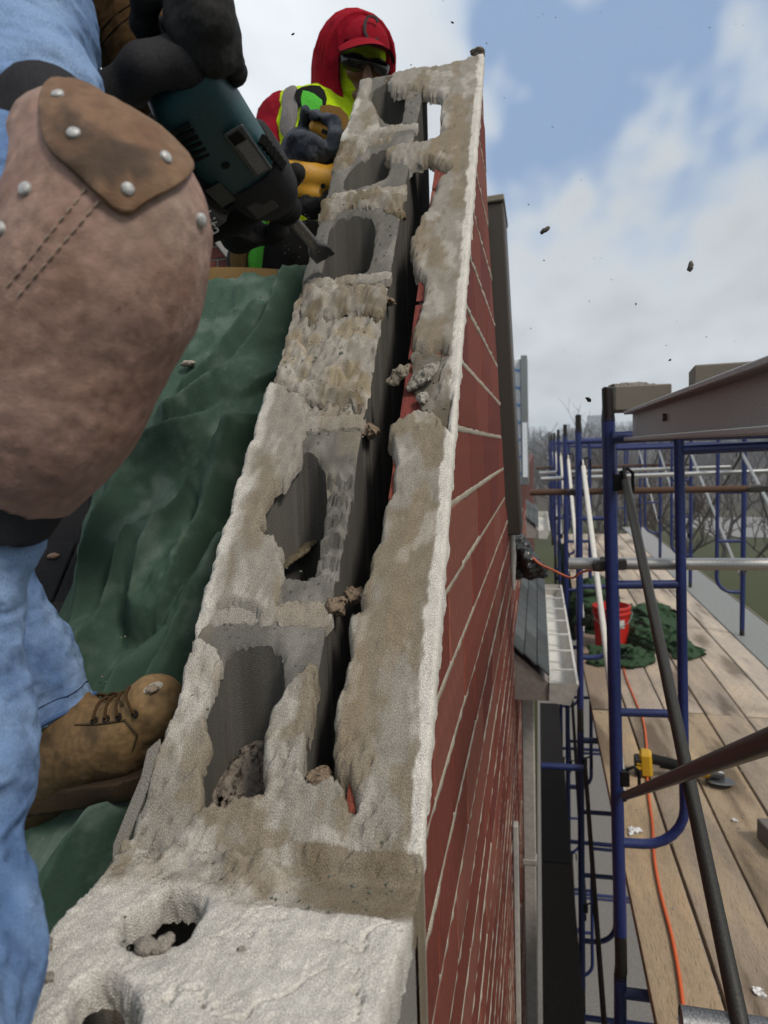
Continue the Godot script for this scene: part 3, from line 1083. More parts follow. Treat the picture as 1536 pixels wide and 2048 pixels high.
func build_ground() -> void:
	var g := G.new()
	var n := 70
	var rs := []
	for a in n:
		var r := PackedVector3Array()
		for b in n:
			var x := lerpf(-500.0, 500.0, b / (n - 1.0))
			var z := lerpf(60.0, -620.0, a / (n - 1.0))
			var hill := smoothstep(70.0, 330.0, Vector2(x - 10.0, z).length()) * (9.5 + 5.0 * fbm(x * 0.006, z * 0.006, 2.0))
			r.append(Vector3(x, -8.6 + hill + 0.05 * fbm(x * 0.1, z * 0.1), z))
		rs.append(r)
	g.col = Color(0.088, 0.098, 0.036)
	g.rings(rs, false, false)
	for k in g.v.size():
		var far := smoothstep(60.0, 110.0, Vector2(g.v[k].x - 8.0, g.v[k].z).length())
		g.c[k] = Color(0.088, 0.098, 0.036).lerp(Color(0.125, 0.098, 0.075), far)
	g.face(Vector3.UP)
	solo("lawn_ground", g.mesh(M.grass), "dull green winter lawn running up to a brown wooded hill", "ground", "", "structure")
	g = G.new()
	g.col = Color(0.26, 0.255, 0.25)
	g.quad(Vector3(15, -8.53, -66), Vector3(90, -8.53, -52), Vector3(90, -8.53, -84), Vector3(14, -8.53, -112), Vector3.UP)
	solo("road", g.mesh(M.paving), "pale grey road beyond the lawn and the bare trees", "road", "", "structure")
	g = G.new()
	g.col = Color(0.24, 0.235, 0.225)
	g.quad(Vector3(-0.1, -8.57, 6), Vector3(2.9, -8.57, 6), Vector3(2.9, -8.57, -42), Vector3(-0.1, -8.57, -42), Vector3.UP)
	solo("pavement", g.mesh(M.paving), "concrete pavement at the foot of the scaffold", "pavement", "", "structure")
	g = G.new()
	g.col = Color(0.30, 0.055, 0.03)
	g.box(Vector3(0.45, -7.2, -3.1), Vector3(0.34, 0.02, 0.5), Basis.IDENTITY, 0.005)
	for k in 9:
		g.box(Vector3(0.14 + k * 0.078, -7.17, -3.1), Vector3(0.012, 0.012, 0.5))
	solo("mesh_sheet", g.mesh(M.painted), "dark orange ribbed sheet lying low down between the scaffold frames", "sheet")
	# bare trees
	var protos := []
	for k in 4:
		protos.append(bare_tree(k))
	var spots := [[4.3, 29.0, 0], [6.6, 36.0, 1], [9.0, 42.0, 2], [2.4, 47.0, 3], [5.0, 60.0, 0], [10.5, 33.0, 3], [12.5, 52.0, 1], [15.0, 96.0, 2], [8.0, 72.0, 1], [19.0, 60.0, 0], [22.0, 90.0, 3], [28.0, 98.0, 2], [1.0, 80.0, 2], [4.0, 95.0, 1], [33.0, 88.0, 0], [12.0, 100.0, 3]]
	var look := ["nearest bare tree on the lawn, behind the first outer scaffold ladder", "bare tree on the lawn, second in depth beside the nearest trunk", "bare spreading tree at the near edge of the grey road", "slim bare tree close to the line of blue posts", "bare tree in the middle of the lawn, half hidden by white braces",
		"bare tree by the right edge of the photo in front of the road", "bare tree standing in front of the far side of the road", "bare tree behind the road at the foot of the hill", "bare tree on the lawn past the middle posts", "bare tree among those along the road at far right", "tall bare tree beyond the road, left of the last one",
		"bare tree beyond the road with wide crown", "bare tree far down the lawn next to the far posts", "bare tree at the end of the lawn below the tower block", "bare tree at far right behind the rusty tube", "bare tree at the hill foot behind the outer braces"]
	for k in spots.size():
		var s: Array = spots[k]
		var o: Node3D = protos[s[2]].duplicate()
		o.name = numbered("bare_tree")
		add_child(o)
		o.position = Vector3(s[0], -8.65, -s[1])
		o.rotation.y = k * 1.7
		o.scale = Vector3.ONE * (0.82 + 0.05 * (k % 5))
		tag(o, look[k], "tree", "bare trees on the lawn and along the road")
	var mm := MultiMesh.new()
	mm.transform_format = MultiMesh.TRANSFORM_3D
	mm.mesh = whole_tree()
	var list := []
	while list.size() < 900:
		var dist := rng.randf_range(95.0, 300.0)
		var ang := rng.randf_range(-0.25, 0.75)
		var x := dist * sin(ang)
		var z := -dist * cos(ang)
		var hill := smoothstep(70.0, 330.0, Vector2(x - 10.0, z).length()) * (9.5 + 5.0 * fbm(x * 0.006, z * 0.006, 2.0))
		list.append(Transform3D(Basis(Vector3.UP, rng.randf() * TAU).scaled(Vector3.ONE * rng.randf_range(0.6, 0.95)), Vector3(x, -9.0 + hill, z)))
	mm.instance_count = list.size()
	for k in list.size():
		mm.set_instance_transform(k, list[k])
	var wood := MultiMeshInstance3D.new()
	wood.name = "far_woodland"
	wood.multimesh = mm
	add_child(wood)
	tag(wood, "leafless brown woodland covering the far hill", "woodland", "", "stuff")
	for p in protos:
		p.free()
	# town at the horizon
	var tower := thing("tower_block", "pale grey tower block on the horizon between the scaffold posts", "building", Vector3(31.5, -8.6, -400))
	g = G.new()
	g.col = Color(0.27, 0.275, 0.28)
	g.box(Vector3(0, 11.8, 0), Vector3(4.6, 11.8, 5.0), Basis.IDENTITY, 0.1)
	part("wall", g.mesh(M.painted), tower)
	g = G.new()
	g.col = Color(0.13, 0.135, 0.14)
	g.box(Vector3.ZERO, Vector3(0.6, 0.7, 0.08))
	var wm := g.mesh(M.plain)
	for a in 5:
		for b in 5:
			part("window", wm, tower, Vector3(-3.4 + b * 1.7, 14.0 + a * 2.1, 5.05))
	for k in 7:
		var w := rng.randf_range(3.5, 5.5)
		var hx: float = [1.0, 2.6, 5.5, -0.6, 8.5, 3.6, 12.5][k]
		var hd: float = [150.0, 170.0, 185.0, 165.0, 220.0, 215.0, 240.0][k]
		var hh := -8.6 + smoothstep(70.0, 330.0, Vector2(hx - 10.0, hd).length()) * 9.5
		var hs := thing("hillside_house", ["small pale house low on the far hillside by the brown trim", "grey house next to the pale one on the far hill", "brown house on the far hill under the first post tops", "pale house half hidden by the wrapped wall edge", "small grey house high on the hill between posts", "low house higher up the far hill", "farthest house on the ridge of the hill"][k], "house", Vector3(hx, hh - 0.5, -hd), Basis.IDENTITY, "houses on the far hillside")
		g = G.new()
		g.col = [Color(0.42, 0.40, 0.37), Color(0.30, 0.30, 0.30), Color(0.25, 0.19, 0.15)][k % 3]
		g.box(Vector3(0, 2.6, 0), Vector3(w * 0.5, 2.6, 3.0))
		part("wall", g.mesh(M.painted), hs)
		g = G.new()
		g.col = Color(0.10, 0.10, 0.105)
		var e := w * 0.55
		g.quad(Vector3(-e, 5.2, 3.3), Vector3(-e, 5.2, -3.3), Vector3(0, 7.4, -3.3), Vector3(0, 7.4, 3.3), Vector3(-1, 1, 0))
		g.quad(Vector3(e, 5.2, 3.3), Vector3(e, 5.2, -3.3), Vector3(0, 7.4, -3.3), Vector3(0, 7.4, 3.3), Vector3(1, 1, 0))
		g.tri(Vector3(-e, 5.2, 3.3), Vector3(e, 5.2, 3.3), Vector3(0, 7.4, 3.3), Vector3(0, 0, 1))
		part("roof", g.mesh(M.plain), hs)
		for j in 2:
			part("window", wm, hs, Vector3(-0.9 + 1.8 * j, 3.3, 3.04), Basis.IDENTITY.scaled(Vector3(0.6, 0.8, 0.5)))


func limb(g: G, p: Vector3, dir: Vector3, len: float, r: float, depth: int, rg: RandomNumberGenerator, tips: G) -> void:
	var pts := [p]
	var q := p
	var d := dir
	for k in 3:
		d = (d + Vector3(rg.randf_range(-0.2, 0.2), rg.randf_range(-0.05, 0.16), rg.randf_range(-0.2, 0.2))).normalized()
		q += d * len / 3.0
		pts.append(q)
	var into := g if depth >= 5 else tips
	into.col = Color(0.085, 0.068, 0.052) if depth > 2 else Color(0.11, 0.085, 0.068)
	into.tube(pts, [r, r * 0.85, r * 0.7, r * 0.55], 6 if depth > 3 else 3, false)
	if depth <= 0:
		return
	var kids := 3 if depth > 1 else 4
	for k in kids:
		var side := Vector3(rg.randf_range(-1, 1), rg.randf_range(-0.25, 0.7), rg.randf_range(-1, 1)).normalized()
		var at_k: Vector3 = pts[3] if k < 2 else pts[1 + rg.randi() % 2]
		limb(g, at_k, (d * 0.75 + side * 0.8).normalized(), len * rg.randf_range(0.6, 0.82), r * 0.58, depth - 1, rg, tips)


func bare_tree(k: int) -> Node3D:
	var rg := RandomNumberGenerator.new()
	rg.seed = 100 + k
	var g := G.new()
	var tips := G.new()
	limb(g, Vector3.ZERO, Vector3.UP, 3.0 + 0.3 * k, 0.24, 5, rg, tips)
	var o := Node3D.new()
	part("trunk", g.mesh(M.bark), o)
	part("crown", tips.mesh(M.bark), o)
	return o


func whole_tree() -> ArrayMesh:
	var rg := RandomNumberGenerator.new()
	rg.seed = 55
	var g := G.new()
	limb(g, Vector3.ZERO, Vector3.UP, 3.2, 0.25, 4, rg, g)
	for k in g.c.size():
		g.c[k] = Color(0.125, 0.098, 0.082)
	return g.mesh(M.bark)


func build_roof() -> void:
	# roof slope beside the parapet, with its courses of shingles
	var roof := thing("shingle_roof", "steep dark asphalt shingle roof beside the parapet, mostly under the green sheet", "roof")
	var g := G.new()
	g.col = Color(0.035, 0.036, 0.038)
	var xl := -4.0
	g.quad(Vector3(-0.42, roof_y(0.1) - 0.012, -0.1), Vector3(xl, roof_y(0.1) - 0.012, -0.1), Vector3(xl, roof_y(APEX) - 0.012, -APEX), Vector3(-0.42, roof_y(APEX) - 0.012, -APEX), Vector3(0, 1, 1))
	g.quad(Vector3(-0.42, roof_y(3.6) - 0.012, -3.6), Vector3(xl, roof_y(3.6) - 0.012, -3.6), Vector3(xl, roof_y(APEX) - 0.012, -APEX), Vector3(-0.42, roof_y(APEX) - 0.012, -APEX), Vector3(0, 1, -1))
	part("deck_boards", g.mesh(M.asphalt_shingle), roof)
	var nrm := Vector3(0, 1, 1.152).normalized()
	var alongs := Vector3(0, 1.152, -1).normalized()
	var bs := Basis(Vector3.RIGHT, nrm, Vector3.RIGHT.cross(nrm))
	var ms := []
	for k in 3:
		g = G.new()
		g.col = [Color(0.030, 0.031, 0.033), Color(0.042, 0.042, 0.043), Color(0.024, 0.025, 0.028)][k]
		g.box(Vector3.ZERO, Vector3(0.079, 0.003, 0.075), Basis.IDENTITY, 0.002)
		ms.append(g.mesh(M.asphalt_shingle))
	for row in 9:
		for k in 7:
			var d := 0.62 + row * 0.085
			var x := -0.62 - k * 0.163 - (0.08 if row % 2 else 0.0)
			part("shingle", ms[(row * 5 + k * 3) % 3], roof, Vector3(x, roof_y(d), -d) + nrm * 0.002, bs * Basis(Vector3.RIGHT, 0.035))
	# the green sheet
	var edge := [[1.75, -0.85], [1.38, -0.866], [1.216, -0.868], [1.10, -0.832], [0.966, -0.822], [0.75, -0.9], [0.3, -1.0]]
	# the large folds, each a line in (d, x) with its height and reach
	var lines := []
	for l in [[0.034, 0.085, 590, 600, 556, 690, 470, 800, 360, 850], [-0.026, 0.05, 570, 780, 440, 850, 300, 890], [0.034, 0.07, 600, 750, 470, 835, 350, 905, 240, 950], [0.030, 0.06, 545, 880, 420, 1000, 345, 1090, 300, 1230], [-0.030, 0.042, 520, 960, 450, 1080, 340, 1260, 200, 1420], [0.036, 0.06, 505, 930, 400, 1130, 300, 1330, 240, 1480], [-0.022, 0.03, 480, 1040, 370, 1260, 300, 1400], [0.030, 0.05, 460, 1100, 380, 1250, 320, 1390], [0.022, 0.05, 250, 1000, 190, 1150, 170, 1300], [0.024, 0.05, 300, 1100, 220, 1260, 100, 1480], [0.022, 0.05, 330, 1560, 200, 1700, 80, 1830], [-0.02, 0.04, 300, 1560, 170, 1680, 60, 1760], [0.018, 0.04, 520, 640, 440, 740, 380, 790], [-0.018, 0.035, 540, 660, 450, 770, 370, 815], [0.02, 0.04, 250, 1640, 150, 1790, 90, 1900]]:
		var pts := []
		for k in range(2, l.size(), 2):
			var q := on_roof(l[k], l[k + 1])
			pts.append(Vector2(-q.z, q.x))
		lines.append([l[0], l[1], pts])
	var rs := []
	var n := 260
	var m := 130
	for a in n:
		var d := lerpf(0.40, 1.705, a / (n - 1.0))
		var left := -0.8
		for k in edge.size() - 1:
			if d <= edge[k][0] and d >= edge[k + 1][0]:
				left = lerpf(edge[k + 1][1], edge[k][1], smoothstep(edge[k + 1][0], edge[k][0], d))
		if d > 1.70:
			left = -0.86
		var r := PackedVector3Array()
		for b in m:
			var f := b / (m - 1.0)
			var x := lerpf(-0.402, left + 0.012 * fbm(d * 14.0, 2.0), f)
			var u := d * 1.5
			# folds that fan from the wall down the slope
			var w := 0.006 * fbm(u * 3.0, x * 3.0, 5.0) * 2.0
			var q := (u * 0.62 + x * 1.5) + 0.10 * fbm(u * 2.2, x * 2.2, 1.0)
			var fold := 1.0 - absf(fbm(q * 3.1, (u - x) * 0.8, 3.0)) * 3.2
			w += 0.008 * pow(clampf(fold, 0.0, 1.0), 1.6) * (0.55 + 0.8 * fbm(u * 1.6, x * 2.0, 9.0)) + creases(Vector2(d, x), lines)
			var fold2 := 1.0 - absf(fbm(q * 7.5 + 4.0, (u - x) * 1.8, 8.0)) * 4.0
			w += 0.008 * pow(clampf(fold2, 0.0, 1.0), 1.5) * (0.4 + fbm(u * 2.0, x * 2.0, 4.0))
			var sag := 0.016 * (1.0 - smoothstep(0.02, 0.075, absf(d - 1.13 + 0.25 * (x + 0.6) + 0.04 * fbm(x * 8.0, 1.0))))
			w += sag - 0.5 * 0.016 * (1.0 - smoothstep(0.02, 0.06, absf(d - 1.06 + 0.25 * (x + 0.6))))
			w += 0.0016 * (1.0 - absf(fbm(u * 24.0, x * 24.0, 2.0)) * 2.0) + 0.0009 * fbm(u * 60.0, x * 60.0, 2.0)
			w += 0.020 * smoothstep(1.58, 1.68, d) * (0.4 + 1.2 * fbm(x * 9.0, 3.0))
			w += 0.018 * smoothstep(0.12, 0.0, f)
			w *= smoothstep(0.0, 0.03, 1.0 - f) * 0.9 + 0.1
			r.append(Vector3(x, roof_y(d), -d) + nrm * (maxf(w, -0.002) + 0.010))
		rs.append(r)
	g = G.new()
	g.col = Color(0.036, 0.078, 0.053)
	g.rings(rs, false, false)
	for k in g.c.size():
		var dust := smoothstep(0.1, 0.55, fbm(g.v[k].x * 9.0, g.v[k].y * 9.0, g.v[k].z * 6.0)) * 0.42 + 0.40 * maxf(0.0, fbm(g.v[k].x * 60.0, g.v[k].y * 60.0, 4.0)) * smoothstep(0.0, 0.4, fbm(g.v[k].x * 5.0, g.v[k].z * 5.0, 8.0))
		g.c[k] = Color(0.036, 0.078, 0.053).lerp(Color(0.17, 0.22, 0.19), clampf(dust, 0.0, 0.6))
	g.face(nrm)
	solo("green_sheet", g.mesh(M.tarp), "crumpled dark green dust sheet spread over the roof slope beside the wall", "dust sheet")
	# board across the ridge
	g = G.new()
	g.col = Color(0.30, 0.20, 0.085)
	var pts := []
	for k in 15:
		var px := lerpf(300, 612, k / 14.0)
		var p := at(px, 566 - 9.0 * sin(PI * k / 14.0), 1.745)
		pts.append(PackedVector3Array([p + Vector3(0, 0.027, 0.008), p + Vector3(0, 0.027, -0.008), p + Vector3(0, -0.05, -0.008), p + Vector3(0, -0.05, 0.008)]))
	g.rings(pts)
	solo("plywood_board", g.mesh(M.wood), "tan plywood board set on edge along the ridge behind the green sheet", "board")
	# the far brick gable with its metal coping
	var far := thing("far_brick_gable", "far red brick gable with white joints and a sloping metal coping", "wall")
	g = G.new()
	g.col = Color(0.50, 0.48, 0.45)
	var poly := [at(330, 400, 4.0), at(436, 484, 4.0), at(485, 546, 4.0), at(485, 760, 4.0), at(330, 760, 4.0)]
	for k in range(1, 4):
		g.tri(poly[0], poly[k], poly[k + 1], Vector3(0, 0, 1))
		g.tri(poly[0] + Vector3(0, 0, -0.3), poly[k] + Vector3(0, 0, -0.3), poly[k + 1] + Vector3(0, 0, -0.3), Vector3(0, 0, -1))
	g.quad(poly[2], poly[3], poly[3] + Vector3(0, 0, -0.3), poly[2] + Vector3(0, 0, -0.3), Vector3.RIGHT)
	part("mortar_joint", g.mesh(M.mortar), far)
	var outline := PackedVector2Array()
	for p in poly:
		outline.append(Vector2(p.x + (0.003 if p == poly[2] or p == poly[3] else 0.0), p.y))
	for k in 14:
		for j in 5:
			var x0: float = poly[3].x - 0.215 * j - (0.1 if k % 2 else 0.0) - 0.115
			var y0: float = poly[1].y - 0.075 * k - 0.02
			var r := PackedVector2Array([Vector2(x0, y0), Vector2(x0 + 0.2, y0), Vector2(x0 + 0.2, y0 + 0.063), Vector2(x0, y0 + 0.063)])
			for q in Geometry2D.intersect_polygons(r, outline):
				g = G.new()
				g.col = [Color(0.19, 0.05, 0.04), Color(0.16, 0.045, 0.036), Color(0.22, 0.065, 0.05)][(k * 2 + j) % 3]
				for e in range(1, q.size() - 1):
					g.tri(Vector3(q[0].x, q[0].y, -3.99), Vector3(q[e].x, q[e].y, -3.99), Vector3(q[e + 1].x, q[e + 1].y, -3.99), Vector3(0, 0, 1))
				for e in q.size():
					var a: Vector2 = q[e]
					var b: Vector2 = q[(e + 1) % q.size()]
					g.quad(Vector3(a.x, a.y, -3.99), Vector3(b.x, b.y, -3.99), Vector3(b.x, b.y, -4.02), Vector3(a.x, a.y, -4.02), Vector3((a.y - b.y), (b.x - a.x), 0) * -1.0)
				part("brick", g.mesh(M.brick), far)
	g = G.new()
	g.col = Color(0.30, 0.295, 0.285)
	for s in [[0, 1], [1, 2]]:
		var a: Vector3 = poly[s[0]]
		var b: Vector3 = poly[s[1]]
		var dir := (b - a).normalized()
		var up := Vector3(-dir.y, dir.x, 0) * (1.0 if dir.x > 0.0 else -1.0)
		g.box((a + b) * 0.5 + up * 0.012 + Vector3(0, 0, -0.14), Vector3(a.distance_to(b) * 0.5 + 0.004, 0.022, 0.19), Basis(dir, up, Vector3(0, 0, 1)), 0.004)
	g.box(poly[2] + Vector3(0.03, -0.06, -0.14), Vector3(0.035, 0.055, 0.185), Basis.IDENTITY, 0.004)
	part("coping", g.mesh(M.painted), far)


func creases(p: Vector2, lines: Array) -> float:
	var w := 0.0
	var q := p + Vector2(0.008 * fbm(p.x * 7.0, p.y * 7.0, 1.0), 0.008 * fbm(p.x * 7.0, p.y * 7.0, 5.0))
	for l in lines:
		var pts: Array = l[2]
		var best := 9.0
		for k in pts.size() - 1:
			var ab: Vector2 = pts[k + 1] - pts[k]
			var h := clampf((q - pts[k]).dot(ab) / ab.length_squared(), 0.0, 1.0)
			best = minf(best, q.distance_to(pts[k] + ab * h) * (1.0 if k > 0 or h > 0.0 else 1.0))
		if best < l[1]:
			w += l[0] * 2.3 * pow(1.0 - best / (l[1] * 0.85), 1.5) if best < l[1] * 0.85 else 0.0
	return w


func build_house() -> void:
	var g := G.new()
	# brown metal trim standing past the gable
	var trim := thing("brown_metal_trim", "tall brown metal corner trim just past the end of the brick gable", "trim")
	g.col = Color(0.052, 0.040, 0.032)
	g.box(Vector3(-0.133, 0.27, -2.80), Vector3(0.047, 0.605, 0.16), Basis(Vector3.BACK, 0.04), 0.006)
	part("sheet", g.mesh(M.plastic), trim)
	g = G.new()
	g.col = Color(0.36, 0.33, 0.29)
	g.box(Vector3(-0.158, 0.886, -2.80), Vector3(0.052, 0.012, 0.17), Basis(Vector3.BACK, 0.05), 0.004)
	part("mortar_cap", g.mesh(M.mortar), trim)
	g = G.new()
	g.col = Color(0.03, 0.026, 0.024)
	g.tube([Vector3(-0.172, 0.80, -2.637), Vector3(-0.148, 0.2, -2.636), Vector3(-0.127, -0.32, -2.637)], 0.006, 6)
	part("sealant", g.mesh(M.plain), trim)
	# wall wrapped in white sheet, far along
	var wrap := thing("wrapped_wall", "narrow wall end wrapped in white building paper with blue print", "wall")
	g = G.new()
	g.col = Color(0.72, 0.76, 0.80)
	g.box(Vector3(-0.455, 0.26, -8.3), Vector3(0.285, 0.70, 0.3), Basis.IDENTITY, 0.01)
	part("building_paper", g.mesh(M.painted), wrap)
	g = G.new()
	g.col = Color(0.42, 0.44, 0.44)
	g.box(Vector3(-0.134, 0.27, -8.2), Vector3(0.034, 0.71, 0.3), Basis.IDENTITY, 0.008)
	part("corner_strip", g.mesh(M.galvanised), wrap)
	g = G.new()
	g.col = Color(0.70, 0.74, 0.79)
	g.box(Vector3(-0.134, -0.05, -7.895), Vector3(0.026, 0.30, 0.004))
	part("tape", g.mesh(M.painted), wrap)
	for k in 7:
		g = G.new()
		g.col = Color(0.10, 0.28, 0.62)
		for j in 5:
			g.box(Vector3(-0.295 + j * 0.026, 0.86 - k * 0.19 - j * 0.009, -7.997), Vector3(0.009, 0.016, 0.002), Basis(Vector3.BACK, -0.5))
		part("blue_print", g.mesh(M.plain), wrap)
	# rear wing
	var wing := thing("rear_house_wing", "red brick wing of the house running on behind the gable", "building")
	g = G.new()
	g.col = Color(0.17, 0.055, 0.042)
	g.box(Vector3(-3.2, -4.55, -24.0), Vector3(2.98, 4.05, 15.6))
	part("wall", g.mesh(M.brick), wing)
	g = G.new()
	g.col = Color(0.17, 0.055, 0.042)
	g.box(Vector3(-2.2, -4.6, -3.6), Vector3(1.75, 3.3, 2.9))
	part("inner_wall", g.mesh(M.brick), wing)
	# two little slate eaves with gutters
	for k in 2:
		var o: Vector3 = [Vector3(0, 0, 0), Vector3(-0.04, 0.12, -4.6)][k]
		var eave := thing("slate_eave", ["grey slate eave with a white gutter below the black plastic, nearer one", "grey slate eave with a white gutter, farther one below the rusty tube"][k], "eave", o, Basis.IDENTITY, "slate eaves along the wall")
		g = G.new()
		g.col = Color(0.27, 0.235, 0.215)
		var d0 := 3.05
		var d1 := 5.25
		var sec := [Vector2(-0.13, -0.885), Vector2(0.036, -1.035), Vector2(0.036, -1.115), Vector2(-0.13, -1.115)]
		var ra := PackedVector3Array()
		var rb := PackedVector3Array()
		for s in sec:
			ra.append(Vector3(s.x, s.y, -d0))
			rb.append(Vector3(s.x, s.y, -d1))
		g.rings([ra, rb])
		part("soffit_box", g.mesh(M.painted), eave)
		var dirx := Vector3(0.166, -0.15, 0).normalized()
		var up := Vector3(0.15, 0.166, 0).normalized()
		for row in 3:
			for j in 11:
				g = G.new()
				g.col = Color(0.095, 0.105, 0.11) * (0.75 + 0.12 * ((row * 7 + j * 5) % 6))
				g.col.a = 1.0
				g.box(Vector3(-0.105 + row * 0.052, -0.890 - row * 0.047, -d0 - 0.08 - j * 0.2) + up * (0.012 + 0.004 * row), Vector3(0.036, 0.005, 0.098), Basis(dirx, up, Vector3.BACK) * Basis(Vector3.BACK, -0.05), 0.002)
				part("slate", g.mesh(M.slate), eave)
		var gut := G.new()
		gut.col = Color(0.62, 0.61, 0.58)
		var prof := [Vector2(0.038, -1.03), Vector2(0.038, -1.115), Vector2(0.125, -1.125), Vector2(0.155, -1.05), Vector2(0.163, -1.032), Vector2(0.152, -1.032), Vector2(0.118, -1.113), Vector2(0.044, -1.105), Vector2(0.044, -1.03)]
		ra = PackedVector3Array()
		rb = PackedVector3Array()
		for s in prof:
			ra.append(Vector3(s.x, s.y, -d0 + 0.01))
			rb.append(Vector3(s.x, s.y, -d1))
		for e in prof.size():
			var f := (e + 1) % prof.size()
			gut.quad(ra[e], ra[f], rb[f], rb[e], Vector3(-(prof[f] - prof[e]).y, (prof[f] - prof[e]).x, 0) * 1.0)
		var gt := part("gutter", gut.mesh(M.painted), eave)
		g = G.new()
		g.col = Color(0.48, 0.46, 0.43)
		for e in [d0 - 0.012, d1 + 0.004]:
			g = G.new()
			g.col = Color(0.48, 0.46, 0.43)
			var c := [Vector3(0.038, -1.03, -e), Vector3(0.038, -1.117, -e), Vector3(0.126, -1.127, -e), Vector3(0.164, -1.032, -e)]
			g.quad(c[0], c[1], c[2], c[3], Vector3(0, 0, 1))
			g.quad(c[0] + Vector3(0, 0, -0.003), c[1] + Vector3(0, 0, -0.003), c[2] + Vector3(0, 0, -0.003), c[3] + Vector3(0, 0, -0.003), Vector3(0, 0, -1))
			part("end_cap", g.mesh(M.painted), gt)
		for e in 7:
			g = G.new()
			g.col = Color(0.6, 0.6, 0.58)
			g.box(Vector3(0.10, -1.036, -d0 - 0.2 - e * 0.31), Vector3(0.058, 0.003, 0.008))
			part("bracket", g.mesh(M.painted), gt)
	# downpipe and the board beside it
	var pipe := thing("downpipe", "pale square downpipe running down the wall under the slate eave", "downpipe")
	g = G.new()
	g.col = Color(0.42, 0.40, 0.38)
	g.box(Vector3(-0.060, -3.6, -3.30), Vector3(0.030, 2.48, 0.028), Basis.IDENTITY, 0.006)
	part("pipe", g.mesh(M.painted), pipe)
	for k in 3:
		g = G.new()
		g.col = Color(0.38, 0.36, 0.34)
		g.box(Vector3(-0.060, -2.0 - k * 0.9, -3.30), Vector3(0.034, 0.014, 0.032), Basis.IDENTITY, 0.003)
		part("strap", g.mesh(M.painted), pipe)
	g = G.new()
	g.col = Color(0.55, 0.53, 0.50)
	g.box(Vector3(FACE + 0.012, -1.95, -2.62), Vector3(0.010, 0.50, 0.022), Basis.IDENTITY, 0.003)
	solo("white_lath", g.mesh(M.painted), "white lath fixed upright on the brick face near the bottom", "lath")
	g = G.new()
	g.col = Color(0.58, 0.56, 0.51)
	g.tube([at(1024, 1062, 2.85), at(1026, 1110, 2.83), at(1027, 1180, 2.8)], [0.010, 0.013, 0.006], 8)
	solo("sealant_bead", g.mesh(M.painted), "thick cream sealant bead at the wall edge below the brown trim", "sealant")
	# dark lower ledge of boards
	for k in 4:
		g = G.new()
		g.col = [Color(0.075, 0.074, 0.072), Color(0.085, 0.084, 0.082), Color(0.07, 0.069, 0.068), Color(0.10, 0.098, 0.095)][k]
		g.box(Vector3(0.100, -3.05 + 0.004 * (k % 2), -2.55 - 1.62 * k), Vector3(0.108, 0.02, 0.80), Basis.IDENTITY, 0.004)
		solo("ledge_plank", g.mesh(M.wood), ["nearest dark grey plank of the low ledge beside the wall", "second dark grey plank of the low ledge, beside the downpipe", "third dark grey plank of the low ledge beside the wall", "farthest dark grey plank of the low ledge, under the eave"][k], "plank", "dark planks on the low ledge")
	# black plastic
	g = G.new()
	g.col = Color(0.012, 0.012, 0.014)
	var f := field(0.02, 0.034, Vector3.ONE * 9.0, 0.008, Vector3.ONE * 28.0)
	f.bone(at(1036, 1085, 3.25), at(1066, 1138, 3.2), 0.032, 0.05)
	f.bone(at(1036, 1085, 3.25), at(1036, 1140, 3.25), 0.03, 0.03)
	nets(g, f, 0.008)
	var bag := mat("black_plastic", null, null, Vector3.ONE, 0.0, 0.28, 0.0, 0.5)
	solo("black_plastic", g.mesh(bag), "crumpled black plastic sheet tucked on top of the near slate eave", "plastic sheet")


func pipe_between(g: G, a: Vector3, b: Vector3, r: float, sides := 12) -> void:
	g.tube([a, a.lerp(b, 0.5), b], r, sides)


